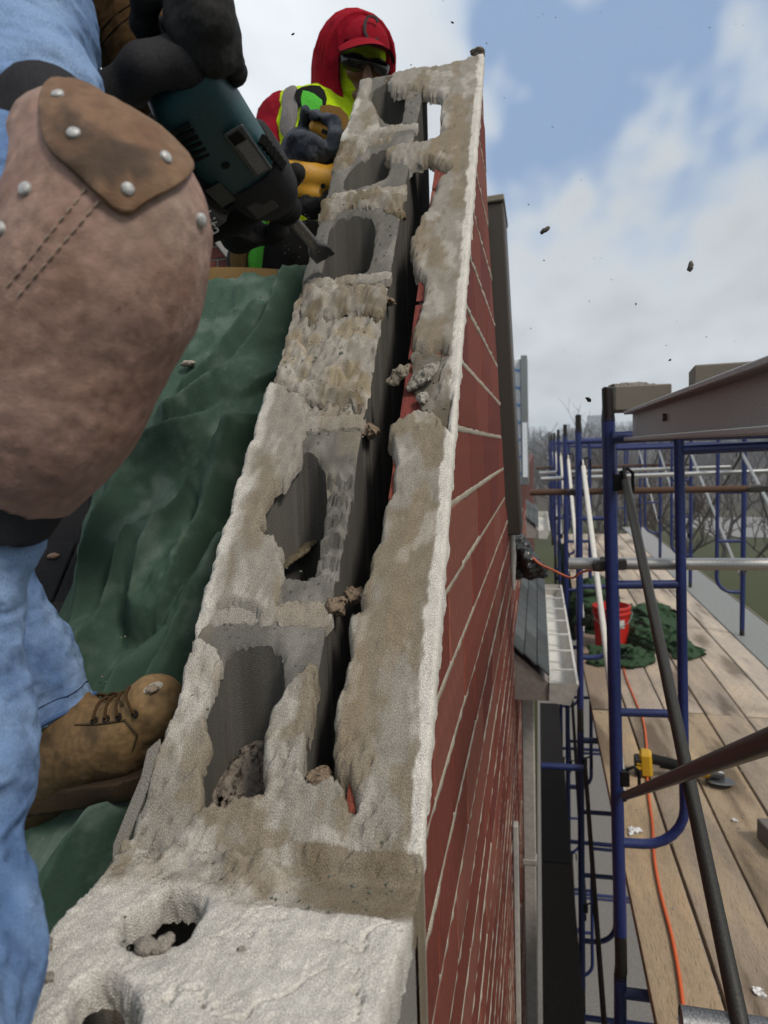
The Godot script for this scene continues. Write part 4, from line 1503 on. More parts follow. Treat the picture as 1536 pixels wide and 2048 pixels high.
func make_frame() -> Node3D:   # stands at its foot; x from the inner post outwards
	var o := Node3D.new()
	var blue := Color(0.012, 0.030, 0.155)
	for s in 2:
		var x := 1.52 * s
		var m := 1.0 if s == 0 else -1.0
		var g := G.new()
		g.col = blue
		pipe_between(g, Vector3(x, 0.05, 0), Vector3(x, 1.83, 0), 0.0215, 14)
		var p := part("post", g.mesh(M.blue_paint), o)
		g = G.new()
		g.col = Color(0.045, 0.038, 0.032)
		g.tube([Vector3(x, 1.82, 0), Vector3(x, 1.865, 0), Vector3(x, 1.925, 0), Vector3(x, 1.93, 0)], [0.0225, 0.018, 0.018, 0.014], 12)
		part("coupling_pin", g.mesh(M.dark_steel), p)
		g = G.new()
		g.col = Color(0.07, 0.065, 0.06)
		g.tube([Vector3(x, -0.09, 0), Vector3(x, 0.055, 0)], 0.0205, 12)
		part("foot_sleeve", g.mesh(M.dark_steel), p)
		g = G.new()
		g.col = blue
		var leg := [Vector3(x + 0.215 * m, 1.75, 0), Vector3(x + 0.215 * m, 1.1, 0), Vector3(x + 0.215 * m, 0.56, 0)]
		for k in 7:
			var a := PI * 0.5 * k / 6.0
			leg.append(Vector3(x + (0.215 - 0.135 * (1.0 - cos(a))) * m, 0.52 - 0.135 * sin(a), 0))
		leg.append(Vector3(x + 0.015 * m, 0.385, 0))
		g.tube(leg, 0.0165, 12)
		part("leg", g.mesh(M.blue_paint), o)
		for y in [1.28, 0.845]:
			g = G.new()
			g.col = blue
			pipe_between(g, Vector3(x + 0.01 * m, y, 0), Vector3(x + 0.205 * m, y, 0), 0.0145, 10)
			part("rung", g.mesh(M.blue_paint), o)
		for y in [1.62, 0.62]:
			g = G.new()
			g.col = Color(0.02, 0.02, 0.022)
			g.box(Vector3(x + 0.024 * m, y, 0.01), Vector3(0.016, 0.028, 0.012), Basis.IDENTITY, 0.004)
			g.tube([Vector3(x + 0.03 * m, y + 0.03, 0.012), Vector3(x + 0.055 * m, y + 0.045, 0.02), Vector3(x + 0.07 * m, y + 0.03, 0.02), Vector3(x + 0.07 * m, y - 0.03, 0.02)], 0.006, 6)
			part("brace_lock", g.mesh(M.dark_steel), o)
	var h := G.new()
	h.col = blue
	pipe_between(h, Vector3(0.01, 1.765, 0), Vector3(1.51, 1.765, 0), 0.0195, 14)
	part("header", h.mesh(M.blue_paint), o)
	h = G.new()
	h.col = blue
	pipe_between(h, Vector3(0.225, 1.715, 0), Vector3(1.30, 1.715, 0), 0.016, 12)
	part("lower_header", h.mesh(M.blue_paint), o)
	return o


func brace(a: Vector3, b: Vector3, r: float, m: Material, c: Color, label: String, group: String) -> void:
	var g := G.new()
	g.col = c
	var dir := (b - a).normalized()
	var flat := Basis(dir, Vector3.RIGHT.cross(dir).normalized(), Vector3.RIGHT)
	g.tube([a + dir * 0.05, a.lerp(b, 0.5), b - dir * 0.05], r, 12)
	g.box(a + dir * 0.02, Vector3(0.035, r * 1.25, r * 0.35), flat, 0.002)
	g.box(b - dir * 0.02, Vector3(0.035, r * 1.25, r * 0.35), flat, 0.002)
	solo("cross_brace", g.mesh(m), label, "scaffold brace", group)


func tube_with_clamps(called: String, a: Vector3, b: Vector3, r: float, m: Material, c: Color, clamps: Array, label: String, group := "") -> void:
	var o := thing(called, label, "scaffold tube", a, Basis.IDENTITY, group)
	var g := G.new()
	g.col = c
	var dir := (b - a).normalized()
	g.tube([Vector3.ZERO, (b - a) * 0.5, b - a], r, 16, false)
	g.tube([dir * 0.002, (b - a) * 0.5, b - a - dir * 0.002], r * 0.86, 12, true)
	part("tube", g.mesh(m), o)
	for k in clamps:
		g = G.new()
		g.col = Color(0.10, 0.09, 0.08)
		var p: Vector3 = (b - a) * k
		g.tube([p - dir * 0.03, p - dir * 0.026, p + dir * 0.026, p + dir * 0.03], [r * 1.05, r * 1.22, r * 1.22, r * 1.05], 14, false)
		g.box(p + Vector3(0.0, 0.0, r * 1.2), Vector3(0.055, 0.018, 0.014), Basis(Vector3.BACK, 0.06), 0.005)
		g.tube([p + Vector3(-0.045, 0, r), p + Vector3(-0.045, 0, r + 0.045)], 0.008, 8)
		g.tube([p + Vector3(-0.045, 0, r + 0.018), p + Vector3(-0.045, 0, r + 0.034)], 0.015, 6)
		part("clamp", g.mesh(M.dark_steel), o)


# a plank: a rounded section swept along, its tone going with the weathering of the wood
func weather(g: G, c: Color, w: float, l: float, k: int) -> void:
	var rs := []
	var n := 46
	var sec := []
	for e in 9:
		sec.append(Vector2(lerpf(-w + 0.004, w - 0.004, e / 8.0), 0.021))
	sec.append_array([Vector2(w, 0.017), Vector2(w, -0.017), Vector2(w - 0.004, -0.021), Vector2(-w + 0.004, -0.021), Vector2(-w, -0.017), Vector2(-w, 0.017)])
	for a in n:
		var z := lerpf(l, -l, a / (n - 1.0))
		var r := PackedVector3Array()
		for s in sec:
			r.append(Vector3(s.x + 0.002 * fbm(z * 0.8, k * 5.0), s.y + 0.0015 * fbm(z * 1.2, k * 3.0, s.x * 5.0), z))
		rs.append(r)
	g.rings(rs)
	for j in g.c.size():
		var p := g.v[j]
		var t := fbm(p.z * 0.7, k * 7.0, p.x * 3.0)
		var u := fbm(p.z * 2.2, k * 7.0 + 3.0, p.x * 14.0)
		var q := c.lerp(Color(0.095, 0.070, 0.052), clampf(0.9 * smoothstep(0.1, 0.6, t + 0.5 * u), 0.0, 0.65))
		q = q.lerp(Color(c.r * 1.35, c.g * 1.28, c.b * 1.15), clampf(smoothstep(0.05, 0.5, u - t), 0.0, 1.0) * 0.7)
		g.c[j] = Color(q.r, q.g, q.b)


func build_scaffold() -> void:
	var ds := [2.4, 4.55, 6.7, 8.85, 11.0, 13.1, 15.3]
	var proto := make_frame()
	var order := ["nearest", "second", "third", "fourth", "fifth", "sixth", "farthest"]
	for lvl in 4:
		for k in ds.size():
			if (lvl == 1 and k > 4) or (lvl > 1 and k > 3):
				continue
			var o: Node3D = proto.duplicate()
			o.name = numbered("ladder_scaffold")
			add_child(o)
			o.position = Vector3(0.25, -1.75 - 1.93 * lvl, -ds[k])
			o.rotation.y = [0.0, 0.012, -0.01, 0.015, 0.0, -0.012, 0.01][k]
			if k == 0:
				o.position.x = 0.262 if lvl == 0 else 0.26
				o.rotation.z = 0.02 if lvl == 0 else 0.0
			tag(o, "%s blue scaffold frame with ladder rungs, %s" % [order[k], ["standing on the plank deck level", "one storey below the plank deck", "two storeys below the plank deck", "lowest storey near the ground"][lvl]], "scaffold frame", "blue scaffold frames along the wall")
	proto.free()
	# cross braces
	var steel := Color(0.10, 0.095, 0.09)
	var white := Color(0.58, 0.56, 0.52)
	brace(Vector3(0.272, -0.10, -2.38), Vector3(0.285, -1.30, -0.25), 0.0135, M.dark_steel, steel, "long dark steel brace slanting down from the nearest blue post", "scaffold braces")
	brace(Vector3(0.268, -1.18, -2.36), Vector3(0.225, 0.0, -0.2), 0.0135, M.dark_steel, Color(0.075, 0.06, 0.05), "dark brown brace rising from the nearest post to the right edge", "scaffold braces")
	for k in 5:
		var d0: float = ds[k]
		var d1: float = ds[k + 1]
		brace(Vector3(0.275, -0.12, -d1 + 0.02), Vector3(0.275, -1.20, -d0 - 0.02), 0.0135, M.painted, white, "whitish brace falling from the inner side of the %s frame" % order[k + 1], "scaffold braces")
		brace(Vector3(1.745, -0.12, -d1 + 0.02), Vector3(1.745, -1.20, -d0 - 0.02), 0.0135, M.galvanised, Color(0.6, 0.6, 0.6), "bright brace falling from the outer side of the %s frame" % order[k + 1], "scaffold braces")
		brace(Vector3(1.765, -1.20, -d1 + 0.02), Vector3(1.765, -0.12, -d0 - 0.02), 0.0115, M.dark_steel, steel, "thin dark brace rising across the outer side from the %s frame" % order[k + 1], "scaffold braces")
	for lvl in [1, 2]:
		for k in 3:
			brace(Vector3(0.275, -0.12 - 1.93 * lvl, -ds[k + 1]), Vector3(0.275, -1.20 - 1.93 * lvl, -ds[k]), 0.0135, M.rust, Color(0.07, 0.055, 0.045), "brown brace %s below the deck falling from the %s frame" % [["", "one storey", "two storeys"][lvl], order[k + 1]], "scaffold braces")
	# tubes tied across
	tube_with_clamps("scaffold_tube", at(1137, 1127, 2.455), at(1137, 1127, 2.455) + Vector3(2.6, 0.0, 0.0), 0.0205, M.galvanised, Color(0.62, 0.62, 0.61), [0.051], "thick galvanised guard tube clamped level to the nearest blue post", "level scaffold tubes")
	tube_with_clamps("scaffold_tube", at(1060, 985, 4.62), at(1060, 985, 4.62) + Vector3(3.2, 0.0, 0.0), 0.0205, M.rust, Color(0.15, 0.08, 0.05), [0.09, 0.42, 0.58], "rusty brown tube crossing level from the wall behind the second frame", "level scaffold tubes")
	tube_with_clamps("scaffold_tube", at(1082, 958, 6.78), at(1082, 958, 6.78) + Vector3(2.2, 0.03, 0.0), 0.0205, M.galvanised, Color(0.7, 0.7, 0.69), [0.12], "galvanised tube crossing level behind the third frame", "level scaffold tubes")
	tube_with_clamps("scaffold_tube", at(1078, 946, 8.93), at(1078, 946, 8.93) + Vector3(2.2, 0.02, 0.0), 0.0205, M.galvanised, Color(0.66, 0.66, 0.65), [0.12], "galvanised tube crossing level behind the fourth frame", "level scaffold tubes")
	tube_with_clamps("scaffold_tube", at(1072, 936, 11.08), at(1072, 936, 11.08) + Vector3(2.2, 0.0, 0.0), 0.0205, M.rust, Color(0.16, 0.09, 0.06), [0.12], "short rusty tube crossing level behind the fifth frame", "level scaffold tubes")
	tube_with_clamps("scaffold_tube", at(1362, 2046, 1.05), at(1362, 2046, 1.05) + Vector3(1.2, -0.02, 0.0), 0.0235, M.galvanised, Color(0.40, 0.40, 0.41), [], "grey tube end poking in at the bottom right corner", "level scaffold tubes")
	tube_with_clamps("scaffold_tube", at(1082, 1531, 4.2), at(1082, 1531, 4.2) + Vector3(0.25, 0.0, 0.0), 0.0205, M.blue_paint, Color(0.012, 0.030, 0.155), [], "short blue tube reaching from the lower post to the wall", "level scaffold tubes")
	# aluminium beam along the top and the blocks on it
	var beam := thing("aluminium_beam", "dull aluminium beam lying along the top of the scaffold at upper right", "beam")
	var g := G.new()
	g.col = Color(0.40, 0.39, 0.38)
	g.box(Vector3(0.300, 0.051, -1.48), Vector3(0.006, 0.038, 0.865), Basis.IDENTITY, 0.002)
	part("web", g.mesh(M.aluminium), beam)
	for s in 2:
		g = G.new()
		g.col = Color(0.42, 0.41, 0.40)
		g.box(Vector3(0.300, [0.0095, 0.0925][s], -1.48), Vector3(0.032, 0.0055, 0.87), Basis.IDENTITY, 0.002)
		part("flange", g.mesh(M.aluminium), beam)
	for z in [-1.75, -0.9]:
		g = G.new()
		g.col = Color(0.2, 0.19, 0.18)
		g.tube([Vector3(0.285, 0.055, z), Vector3(0.297, 0.055, z)], 0.009, 6)
		part("bolt", g.mesh(M.dark_steel), beam)
	beam = beam.duplicate()
	beam.name = numbered("aluminium_beam")
	add_child(beam)
	beam.position = Vector3(0.62, 0, 0)
	tag(beam, "second aluminium beam lying behind the first, under the far end of the blocks", "beam")
	for k in 2:
		var o := thing("loose_block", ["smaller concrete block with a mortar cap beside the nearest post top", "larger grey concrete block lying on the beam at the right edge"][k], "concrete block", [Vector3(0.335, 0.145, -2.55), Vector3(0.675, 0.165, -2.32)][k], Basis(Vector3.UP, [0.05, -0.12][k]), "concrete blocks on the beam")
		var half: Vector3 = [Vector3(0.09, 0.041, 0.10), Vector3(0.21, 0.056, 0.10)][k]
		g = G.new()
		g.col = Color(0.30, 0.28, 0.25)
		g.box(Vector3.ZERO, half, Basis.IDENTITY, 0.004)
		part("body", g.mesh(M.block), o)
		if k == 0:
			g = G.new()
			g.col = Color(0.30, 0.285, 0.26)
			var f := field(0.01, 0.010, Vector3.ONE * 40.0, 0.004, Vector3.ONE * 110.0)
			f.egg(Vector3(-0.02, half.y, -0.01), Vector3(0.085, 0.014, 0.085))
			nets(g, f, 0.005)
			part("mortar_cap", g.mesh(M.mortar), o)
	# plank deck
	var xs := [0.325, 0.548, 0.79, 1.03, 1.265, 1.495, 1.69]
	var tone := [Color(0.33, 0.25, 0.155), Color(0.26, 0.215, 0.165), Color(0.35, 0.275, 0.18), Color(0.28, 0.235, 0.19), Color(0.31, 0.275, 0.235), Color(0.33, 0.30, 0.27), Color(0.21, 0.165, 0.13), Color(0.37, 0.325, 0.29), Color(0.40, 0.35, 0.31), Color(0.34, 0.30, 0.26), Color(0.42, 0.38, 0.34), Color(0.44, 0.41, 0.38), Color(0.40, 0.36, 0.32), Color(0.46, 0.42, 0.38), Color(0.38, 0.345, 0.31), Color(0.44, 0.40, 0.35), Color(0.42, 0.39, 0.36), Color(0.45, 0.42, 0.39)]
	var where := ["innermost", "second from the wall", "third from the wall", "fourth from the wall", "fifth from the wall", "outermost"]
	for bay in 3:
		for k in 6:
			g = G.new()
			g.col = tone[bay * 6 + k]
			var z0: float = [0.4, -4.66, -9.2][bay] - 0.04 * rng.randf()
			var z1: float = [-4.65, -9.19, -14.0][bay] - 0.03 * rng.randf()
			var w: float = (xs[k + 1] - xs[k]) * 0.5 - 0.0055
			weather(g, tone[bay * 6 + k].lerp(Color(0.30, 0.275, 0.25), 0.35) * 1.42, w, (z0 - z1) * 0.5, bay * 6 + k)
			solo("scaffold_plank", g.mesh(M.wood), "%s deck plank, %s" % [where[k], ["brown, in the near bay", "pale, in the middle bay by the red bucket", "pale, in the farthest bay"][bay]], "plank", "wooden planks of the scaffold deck", "", Vector3((xs[k] + xs[k + 1]) * 0.5, -1.771 + rng.randf_range(-0.003, 0.003), (z0 + z1) * 0.5))
	for bay in 3:
		g = G.new()
		g.col = [Color(0.235, 0.235, 0.225), Color(0.215, 0.22, 0.215), Color(0.25, 0.25, 0.245)][bay]
		g.box(Vector3.ZERO, Vector3(0.20, 0.018, 2.6), Basis.IDENTITY, 0.004)
		solo("grey_deck_board", g.mesh(M.painted), ["smooth grey deck board along the outer edge, nearest length", "smooth grey deck board along the outer edge, middle length", "smooth grey deck board along the outer edge, farthest length"][bay], "deck board", "grey boards at the outer edge", "", Vector3(1.905, -1.776, -2.2 - 5.21 * bay))
		g = G.new()
		g.col = Color(0.30, 0.28, 0.24)
		g.box(Vector3.ZERO, Vector3(0.008, 0.05, 2.6), Basis.IDENTITY, 0.003)
		solo("toe_board", g.mesh(M.wood), ["thin edge strip outside the nearest grey deck board", "thin edge strip outside the middle grey deck board", "thin edge strip outside the farthest grey deck board"][bay], "edge strip", "edge strips of the deck", "", Vector3(2.115, -1.80, -2.2 - 5.21 * bay))


func build_deck_things() -> void:
	var g := G.new()
	# bucket
	var o := thing("red_bucket", "red plastic bucket with a white label on the deck behind the blue posts", "bucket", Vector3(0.60, -1.75, -6.15))
	var prof := [[0.0, 0.125], [0.006, 0.132], [0.15, 0.140], [0.30, 0.148], [0.302, 0.158], [0.32, 0.158], [0.322, 0.150], [0.345, 0.151], [0.347, 0.160], [0.368, 0.160], [0.37, 0.150], [0.372, 0.142], [0.02, 0.122]]
	var rs := []
	for p in prof:
		var r := PackedVector3Array()
		for k in 28:
			r.append(Vector3(cos(TAU * k / 28) * p[1], p[0], sin(TAU * k / 28) * p[1]))
		rs.append(r)
	g.col = Color(0.58, 0.022, 0.012)
	g.rings(rs, true, true)
	part("body", g.mesh(M.plastic), o)
	g = G.new()
	g.col = Color(0.65, 0.65, 0.63)
	rs = []
	for y in [0.2, 0.27]:
		var r := PackedVector3Array()
		for k in 9:
			var a := 0.9 + 0.12 * k
			r.append(Vector3(cos(a) * (0.1445 + y * 0.02), y, sin(a) * (0.1445 + y * 0.02)))
		rs.append(r)
	g.rings(rs, false, false)
	part("label_panel", g.mesh(M.plastic), o)
	g = G.new()
	g.col = Color(0.3, 0.3, 0.3)
	var hp := []
	for k in 13:
		var a := PI * k / 12.0
		hp.append(Vector3(cos(a) * 0.163, 0.33 - sin(a) * 0.12, 0.04 + sin(a) * 0.12))
	g.tube(hp, 0.003, 6)
	part("handle", g.mesh(M.galvanised), o)
	# green heap
	g = G.new()
	g.col = Color(0.026, 0.062, 0.026)
	var f := field(0.05, 0.090, Vector3(4, 7, 4), 0.018, Vector3.ONE * 16.0)
	f.egg(Vector3(0.92, -1.66, -6.35), Vector3(0.30, 0.22, 0.36))
	f.egg(Vector3(0.62, -1.72, -5.75), Vector3(0.26, 0.08, 0.20))
	f.egg(Vector3(1.15, -1.73, -6.0), Vector3(0.14, 0.05, 0.2))
	f.egg(Vector3(0.52, -1.55, -6.75), Vector3(0.22, 0.30, 0.24))
	f.cuts = [[Vector3(0, -1.748, 0), Vector3.DOWN]]
	nets(g, f, 0.018)
	solo("green_cloth_heap", g.mesh(M.tarp), "dark green dust sheet heaped on the deck beside the red bucket", "dust sheet")
	g = G.new()
	g.col = Color(0.022, 0.05, 0.024)
	rs = []
	for a in 40:
		var y := lerpf(-0.95, -1.9, a / 39.0)
		var r := PackedVector3Array()
		for b in 24:
			var s := b / 23.0
			r.append(Vector3(0.20 + 0.16 * s * (0.45 + 0.55 * a / 39.0) + 0.02 * fbm(y * 4.0, s * 4.0), y, -6.9 + 0.035 * sin(s * 17.0 + y * 3.0) + 0.02 * fbm(y * 6.0, s * 6.0, 2.0)))
		rs.append(r)
	g.rings(rs, false, false)
	g.face(Vector3.BACK)
	solo("hanging_green_sheet", g.mesh(M.tarp), "narrow dark green sheet hanging behind the second inner post", "dust sheet")
	# orange cords
	g = G.new()
	g.col = Color(0.72, 0.13, 0.035)
	var pts := []
	var px := [[1243, 1292], [1249, 1345], [1268, 1395], [1286, 1440], [1293, 1490], [1294, 1540], [1297, 1590], [1305, 1650], [1309, 1720], [1322, 1790], [1343, 1870], [1358, 1950], [1367, 2020], [1373, 2090]]
	for k in px.size() - 1:
		for e in 4:
			var a: Array = px[maxi(k - 1, 0)]
			var b: Array = px[mini(k + 2, px.size() - 1)]
			var t := e / 4.0
			var u := Vector2(px[k][0], px[k][1]).cubic_interpolate(Vector2(px[k + 1][0], px[k + 1][1]), Vector2(a[0], a[1]), Vector2(b[0], b[1]), t)
			pts.append(on_y(u.x, u.y, -1.743))
	g.tube(pts, 0.0068, 8)
	solo("extension_cord", g.mesh(M.plastic), "orange extension cord snaking down the plank deck past the grinder", "cord")
	g = G.new()
	g.col = Color(0.72, 0.16, 0.06)
	pts = []
	px = [[1062, 1112], [1080, 1128], [1105, 1140], [1142, 1156], [1160, 1146], [1180, 1140], [1200, 1141], [1220, 1138]]
	for k in px.size() - 1:
		for e in 4:
			var a: Array = px[maxi(k - 1, 0)]
			var b: Array = px[mini(k + 2, px.size() - 1)]
			var u := Vector2(px[k][0], px[k][1]).cubic_interpolate(Vector2(px[k + 1][0], px[k + 1][1]), Vector2(a[0], a[1]), Vector2(b[0], b[1]), e / 4.0)
			pts.append(at(u.x, u.y, lerpf(3.2, 2.5, (k + e / 4.0) / 7.0)))
	g.tube(pts, 0.005, 8)
	solo("orange_cable", g.mesh(M.plastic), "loose orange cable from the black plastic to the clamp on the post", "cable")
	# small black spring clamp holding the cord on the plank
	g = G.new()
	g.col = Color(0.015, 0.015, 0.016)
	var c := on_y(1250, 1330, -1.735)
	g.box(c, Vector3(0.05, 0.016, 0.014), Basis(Vector3.UP, 0.3), 0.004)
	g.tube([c + Vector3(-0.05, 0.0, 0), c + Vector3(-0.055, 0.06, 0.01), c + Vector3(0.0, 0.075, 0.01), c + Vector3(0.05, 0.055, 0.01)], 0.009, 8)
	g.tube([c + Vector3(0.045, 0.06, 0), c + Vector3(0.05, -0.03, 0.06)], 0.010, 8)
	solo("screw_clamp", g.mesh(M.grip), "small black screw clamp on the deck where the orange cord starts", "clamp")
	# grinder
	var gp := on_y(1368, 1560, -1.75)
	o = thing("angle_grinder", "yellow and black cordless angle grinder lying on the plank deck", "grinder", gp, Basis(Vector3.UP, -0.12).scaled(Vector3.ONE * 1.12))
	g = G.new()
	g.col = Color(0.62, 0.36, 0.012)
	g.box(Vector3(-0.165, 0.062, 0.0), Vector3(0.028, 0.058, 0.038), Basis(Vector3.BACK, 0.06), 0.012)
	part("battery_mount", g.mesh(M.plastic), o)
	g = G.new()
	g.col = Color(0.012, 0.012, 0.012)
	g.box(Vector3(-0.195, 0.05, 0.0), Vector3(0.022, 0.042, 0.034), Basis(Vector3.BACK, 0.06), 0.008)
	var bt := part("battery", g.mesh(M.plastic), o)
	g = G.new()
	g.col = Color(0.62, 0.36, 0.012)
	g.box(Vector3(-0.195, 0.05, 0.0355), Vector3(0.013, 0.008, 0.001))
	g.box(Vector3(-0.195, 0.068, 0.0355), Vector3(0.010, 0.003, 0.001))
	part("battery_print", g.mesh(M.plastic), bt)
	g = G.new()
	g.col = Color(0.014, 0.014, 0.015)
	g.tube([Vector3(-0.145, 0.085, 0), Vector3(-0.08, 0.078, 0), Vector3(-0.02, 0.066, 0), Vector3(0.02, 0.06, 0)], [0.024, 0.022, 0.024, 0.029], 14)
	g.box(Vector3(-0.06, 0.05, 0.0), Vector3(0.045, 0.007, 0.008), Basis(Vector3.BACK, -0.1), 0.003)
	part("handle", g.mesh(M.grip), o)
	g = G.new()
	g.col = Color(0.62, 0.36, 0.012)
	g.tube([Vector3(0.015, 0.06, 0), Vector3(0.06, 0.055, 0), Vector3(0.11, 0.05, 0)], [0.03, 0.032, 0.027], 14)
	part("motor_housing", g.mesh(M.plastic), o)
	g = G.new()
	g.col = Color(0.16, 0.16, 0.165)
	g.tube([Vector3(0.105, 0.05, 0), Vector3(0.14, 0.048, 0), Vector3(0.165, 0.045, 0)], [0.027, 0.029, 0.02], 14)
	g.tube([Vector3(0.15, 0.05, 0), Vector3(0.15, 0.02, 0.004)], 0.02, 14)
	part("gear_head", g.mesh(M.dark_steel), o)
	g = G.new()
	g.col = Color(0.22, 0.22, 0.225)
	g.tube([Vector3(0.15, 0.024, 0.004), Vector3(0.15, 0.016, 0.005), Vector3(0.15, 0.012, 0.006)], [0.055, 0.064, 0.062], 24)
	part("guard_and_disc", g.mesh(M.dark_steel), o)
	# block corner at the right edge, scraps
	g = G.new()
	g.col = Color(0.26, 0.25, 0.23)
	g.box(on_y(1548, 1700, -1.75) + Vector3(0.02, 0.046, 0), Vector3(0.045, 0.045, 0.1), Basis(Vector3.UP, 0.2), 0.004)
	solo("block_offcut", g.mesh(M.block), "grey block offcut on the deck at the right edge of the photo", "block")
	for k in 5:
		g = G.new()
		g.col = Color(0.75, 0.75, 0.75)
		f = field(0.01, 0.012, Vector3.ONE * 35.0)
		var s: Array = [[1272, 1660, 0.03], [1262, 1668, 0.02], [1520, 1985, 0.022], [1236, 1655, 0.018], [1470, 1640, 0.012]][k]
		f.egg(on_y(s[0], s[1], -1.743), Vector3(s[2], 0.006, s[2] * 0.6), Basis(Vector3.UP, k * 1.3))
		nets(g, f, 0.004)
		solo("plastic_scrap", g.mesh(M.painted), ["largest white plastic scrap beside the nearest blue post", "white scrap just left of the largest one by the post", "white scrap alone at the lower right of the deck", "tiny white scrap touching the nearest post", "tiny white scrap in the middle of the near planks"][k], "scrap", "white scraps on the deck")


func ray_on(f: Field, px: float, py: float) -> Vector3:
	return f.cast(ray(px, py))


# A piece of sheet lying on a body: an outline given by points, laid on the body's surface with its own thickness.
func laid(f: Field, outline: Array, lift: float, thick: float, per := 6) -> G:
	var g := G.new()
	var pts := []
	var m := outline.size() / 2
	for k in m:
		var a := Vector2(outline[k * 2], outline[k * 2 + 1])
		var b := Vector2(outline[(k * 2 + 2) % outline.size()], outline[(k * 2 + 3) % outline.size()])
		var a0 := Vector2(outline[(k * 2 - 2 + outline.size()) % outline.size()], outline[(k * 2 - 1 + outline.size()) % outline.size()])
		var b1 := Vector2(outline[(k * 2 + 4) % outline.size()], outline[(k * 2 + 5) % outline.size()])
		for e in per:
			pts.append(a.cubic_interpolate(b, a0, b1, e / float(per)) if per > 2 else a.lerp(b, e / float(per)))
	var mid := Vector2.ZERO
	for p in pts:
		mid += p / pts.size()
	var rs := []
	for t in [[1.0, -0.004], [1.0, 0.35], [0.985, 0.8], [0.95, 1.0], [0.8, 1.0], [0.6, 1.0], [0.4, 1.0], [0.2, 1.0], [0.03, 1.0], [0.0004, 1.0]]:
		var r := PackedVector3Array()
		for p in pts:
			var s: Vector2 = mid.lerp(p, t[0])
			var q := ray_on(f, s.x, s.y)
			r.append(q + f.grad(q) * (lift + thick * t[1]))
		rs.append(r)
	g.rings(rs, true, false)
	g.face(-ray_on(f, mid.x, mid.y).normalized())
	return g


func rivet(f: Field, px: float, py: float, r: float, lift: float, c: Color) -> G:
	var g := G.new()
	g.col = c
	var p := ray_on(f, px, py)
	var n := f.grad(p)
	g.tube([p + n * (lift - 0.003), p + n * (lift + 0.0005), p + n * (lift + 0.0016), p + n * (lift + 0.0022)], [r, r, r * 0.8, r * 0.3], 14)
	return g


func fist(c: Vector3, axis: Vector3, palm: Vector3, wrist: Vector3, size := 1.0, bar := 0.026) -> Field:   # a gloved hand closed round a bar
	axis = axis.normalized()
	palm = (palm - axis * palm.dot(axis)).normalized()
	var q := axis.cross(palm)
	var f := field(0.008, 0.0015, Vector3.ONE * 60.0)
	var back := c + palm * (bar + 0.022) * size
	f.egg(back, Vector3(0.046, 0.021, 0.040) * size, Basis(axis, palm, q))
	f.bone(back + palm * 0.01, wrist, 0.030 * size, 0.036 * size)
	f.bone(back + axis * 0.026 * size, back - axis * 0.026 * size, 0.021 * size, 0.02 * size)
	var lens := [225.0, 250.0, 245.0, 215.0]
	for k in 4:
		var off := (-0.033 + 0.022 * k) * size
		var rad := (bar + 0.010) * size
		var pts := []
		for e in 6:
			var a := deg_to_rad(lerpf(35.0, lens[k], e / 5.0))
			var rr := rad * (1.32 if e == 0 else 1.16 if e == 1 or e == 3 else 1.02)
			pts.append(c + axis * off + (palm * cos(a) + q * sin(a)) * rr)
		f.chain(pts, [0.0125 * size, 0.0122 * size, 0.0118 * size, 0.0112 * size, 0.0106 * size, 0.0095 * size])
	var th := []
	for e in 4:
		var a := deg_to_rad([-25.0, -60.0, -105.0, -150.0][e])
		th.append(c + axis * [0.046, 0.044, 0.030, 0.014][e] * size + (palm * cos(a) + q * sin(a)) * (bar + [0.018, 0.018, 0.013, 0.012][e]) * size)
	f.chain(th, [0.017 * size, 0.015 * size, 0.0132 * size, 0.011 * size])
	return f


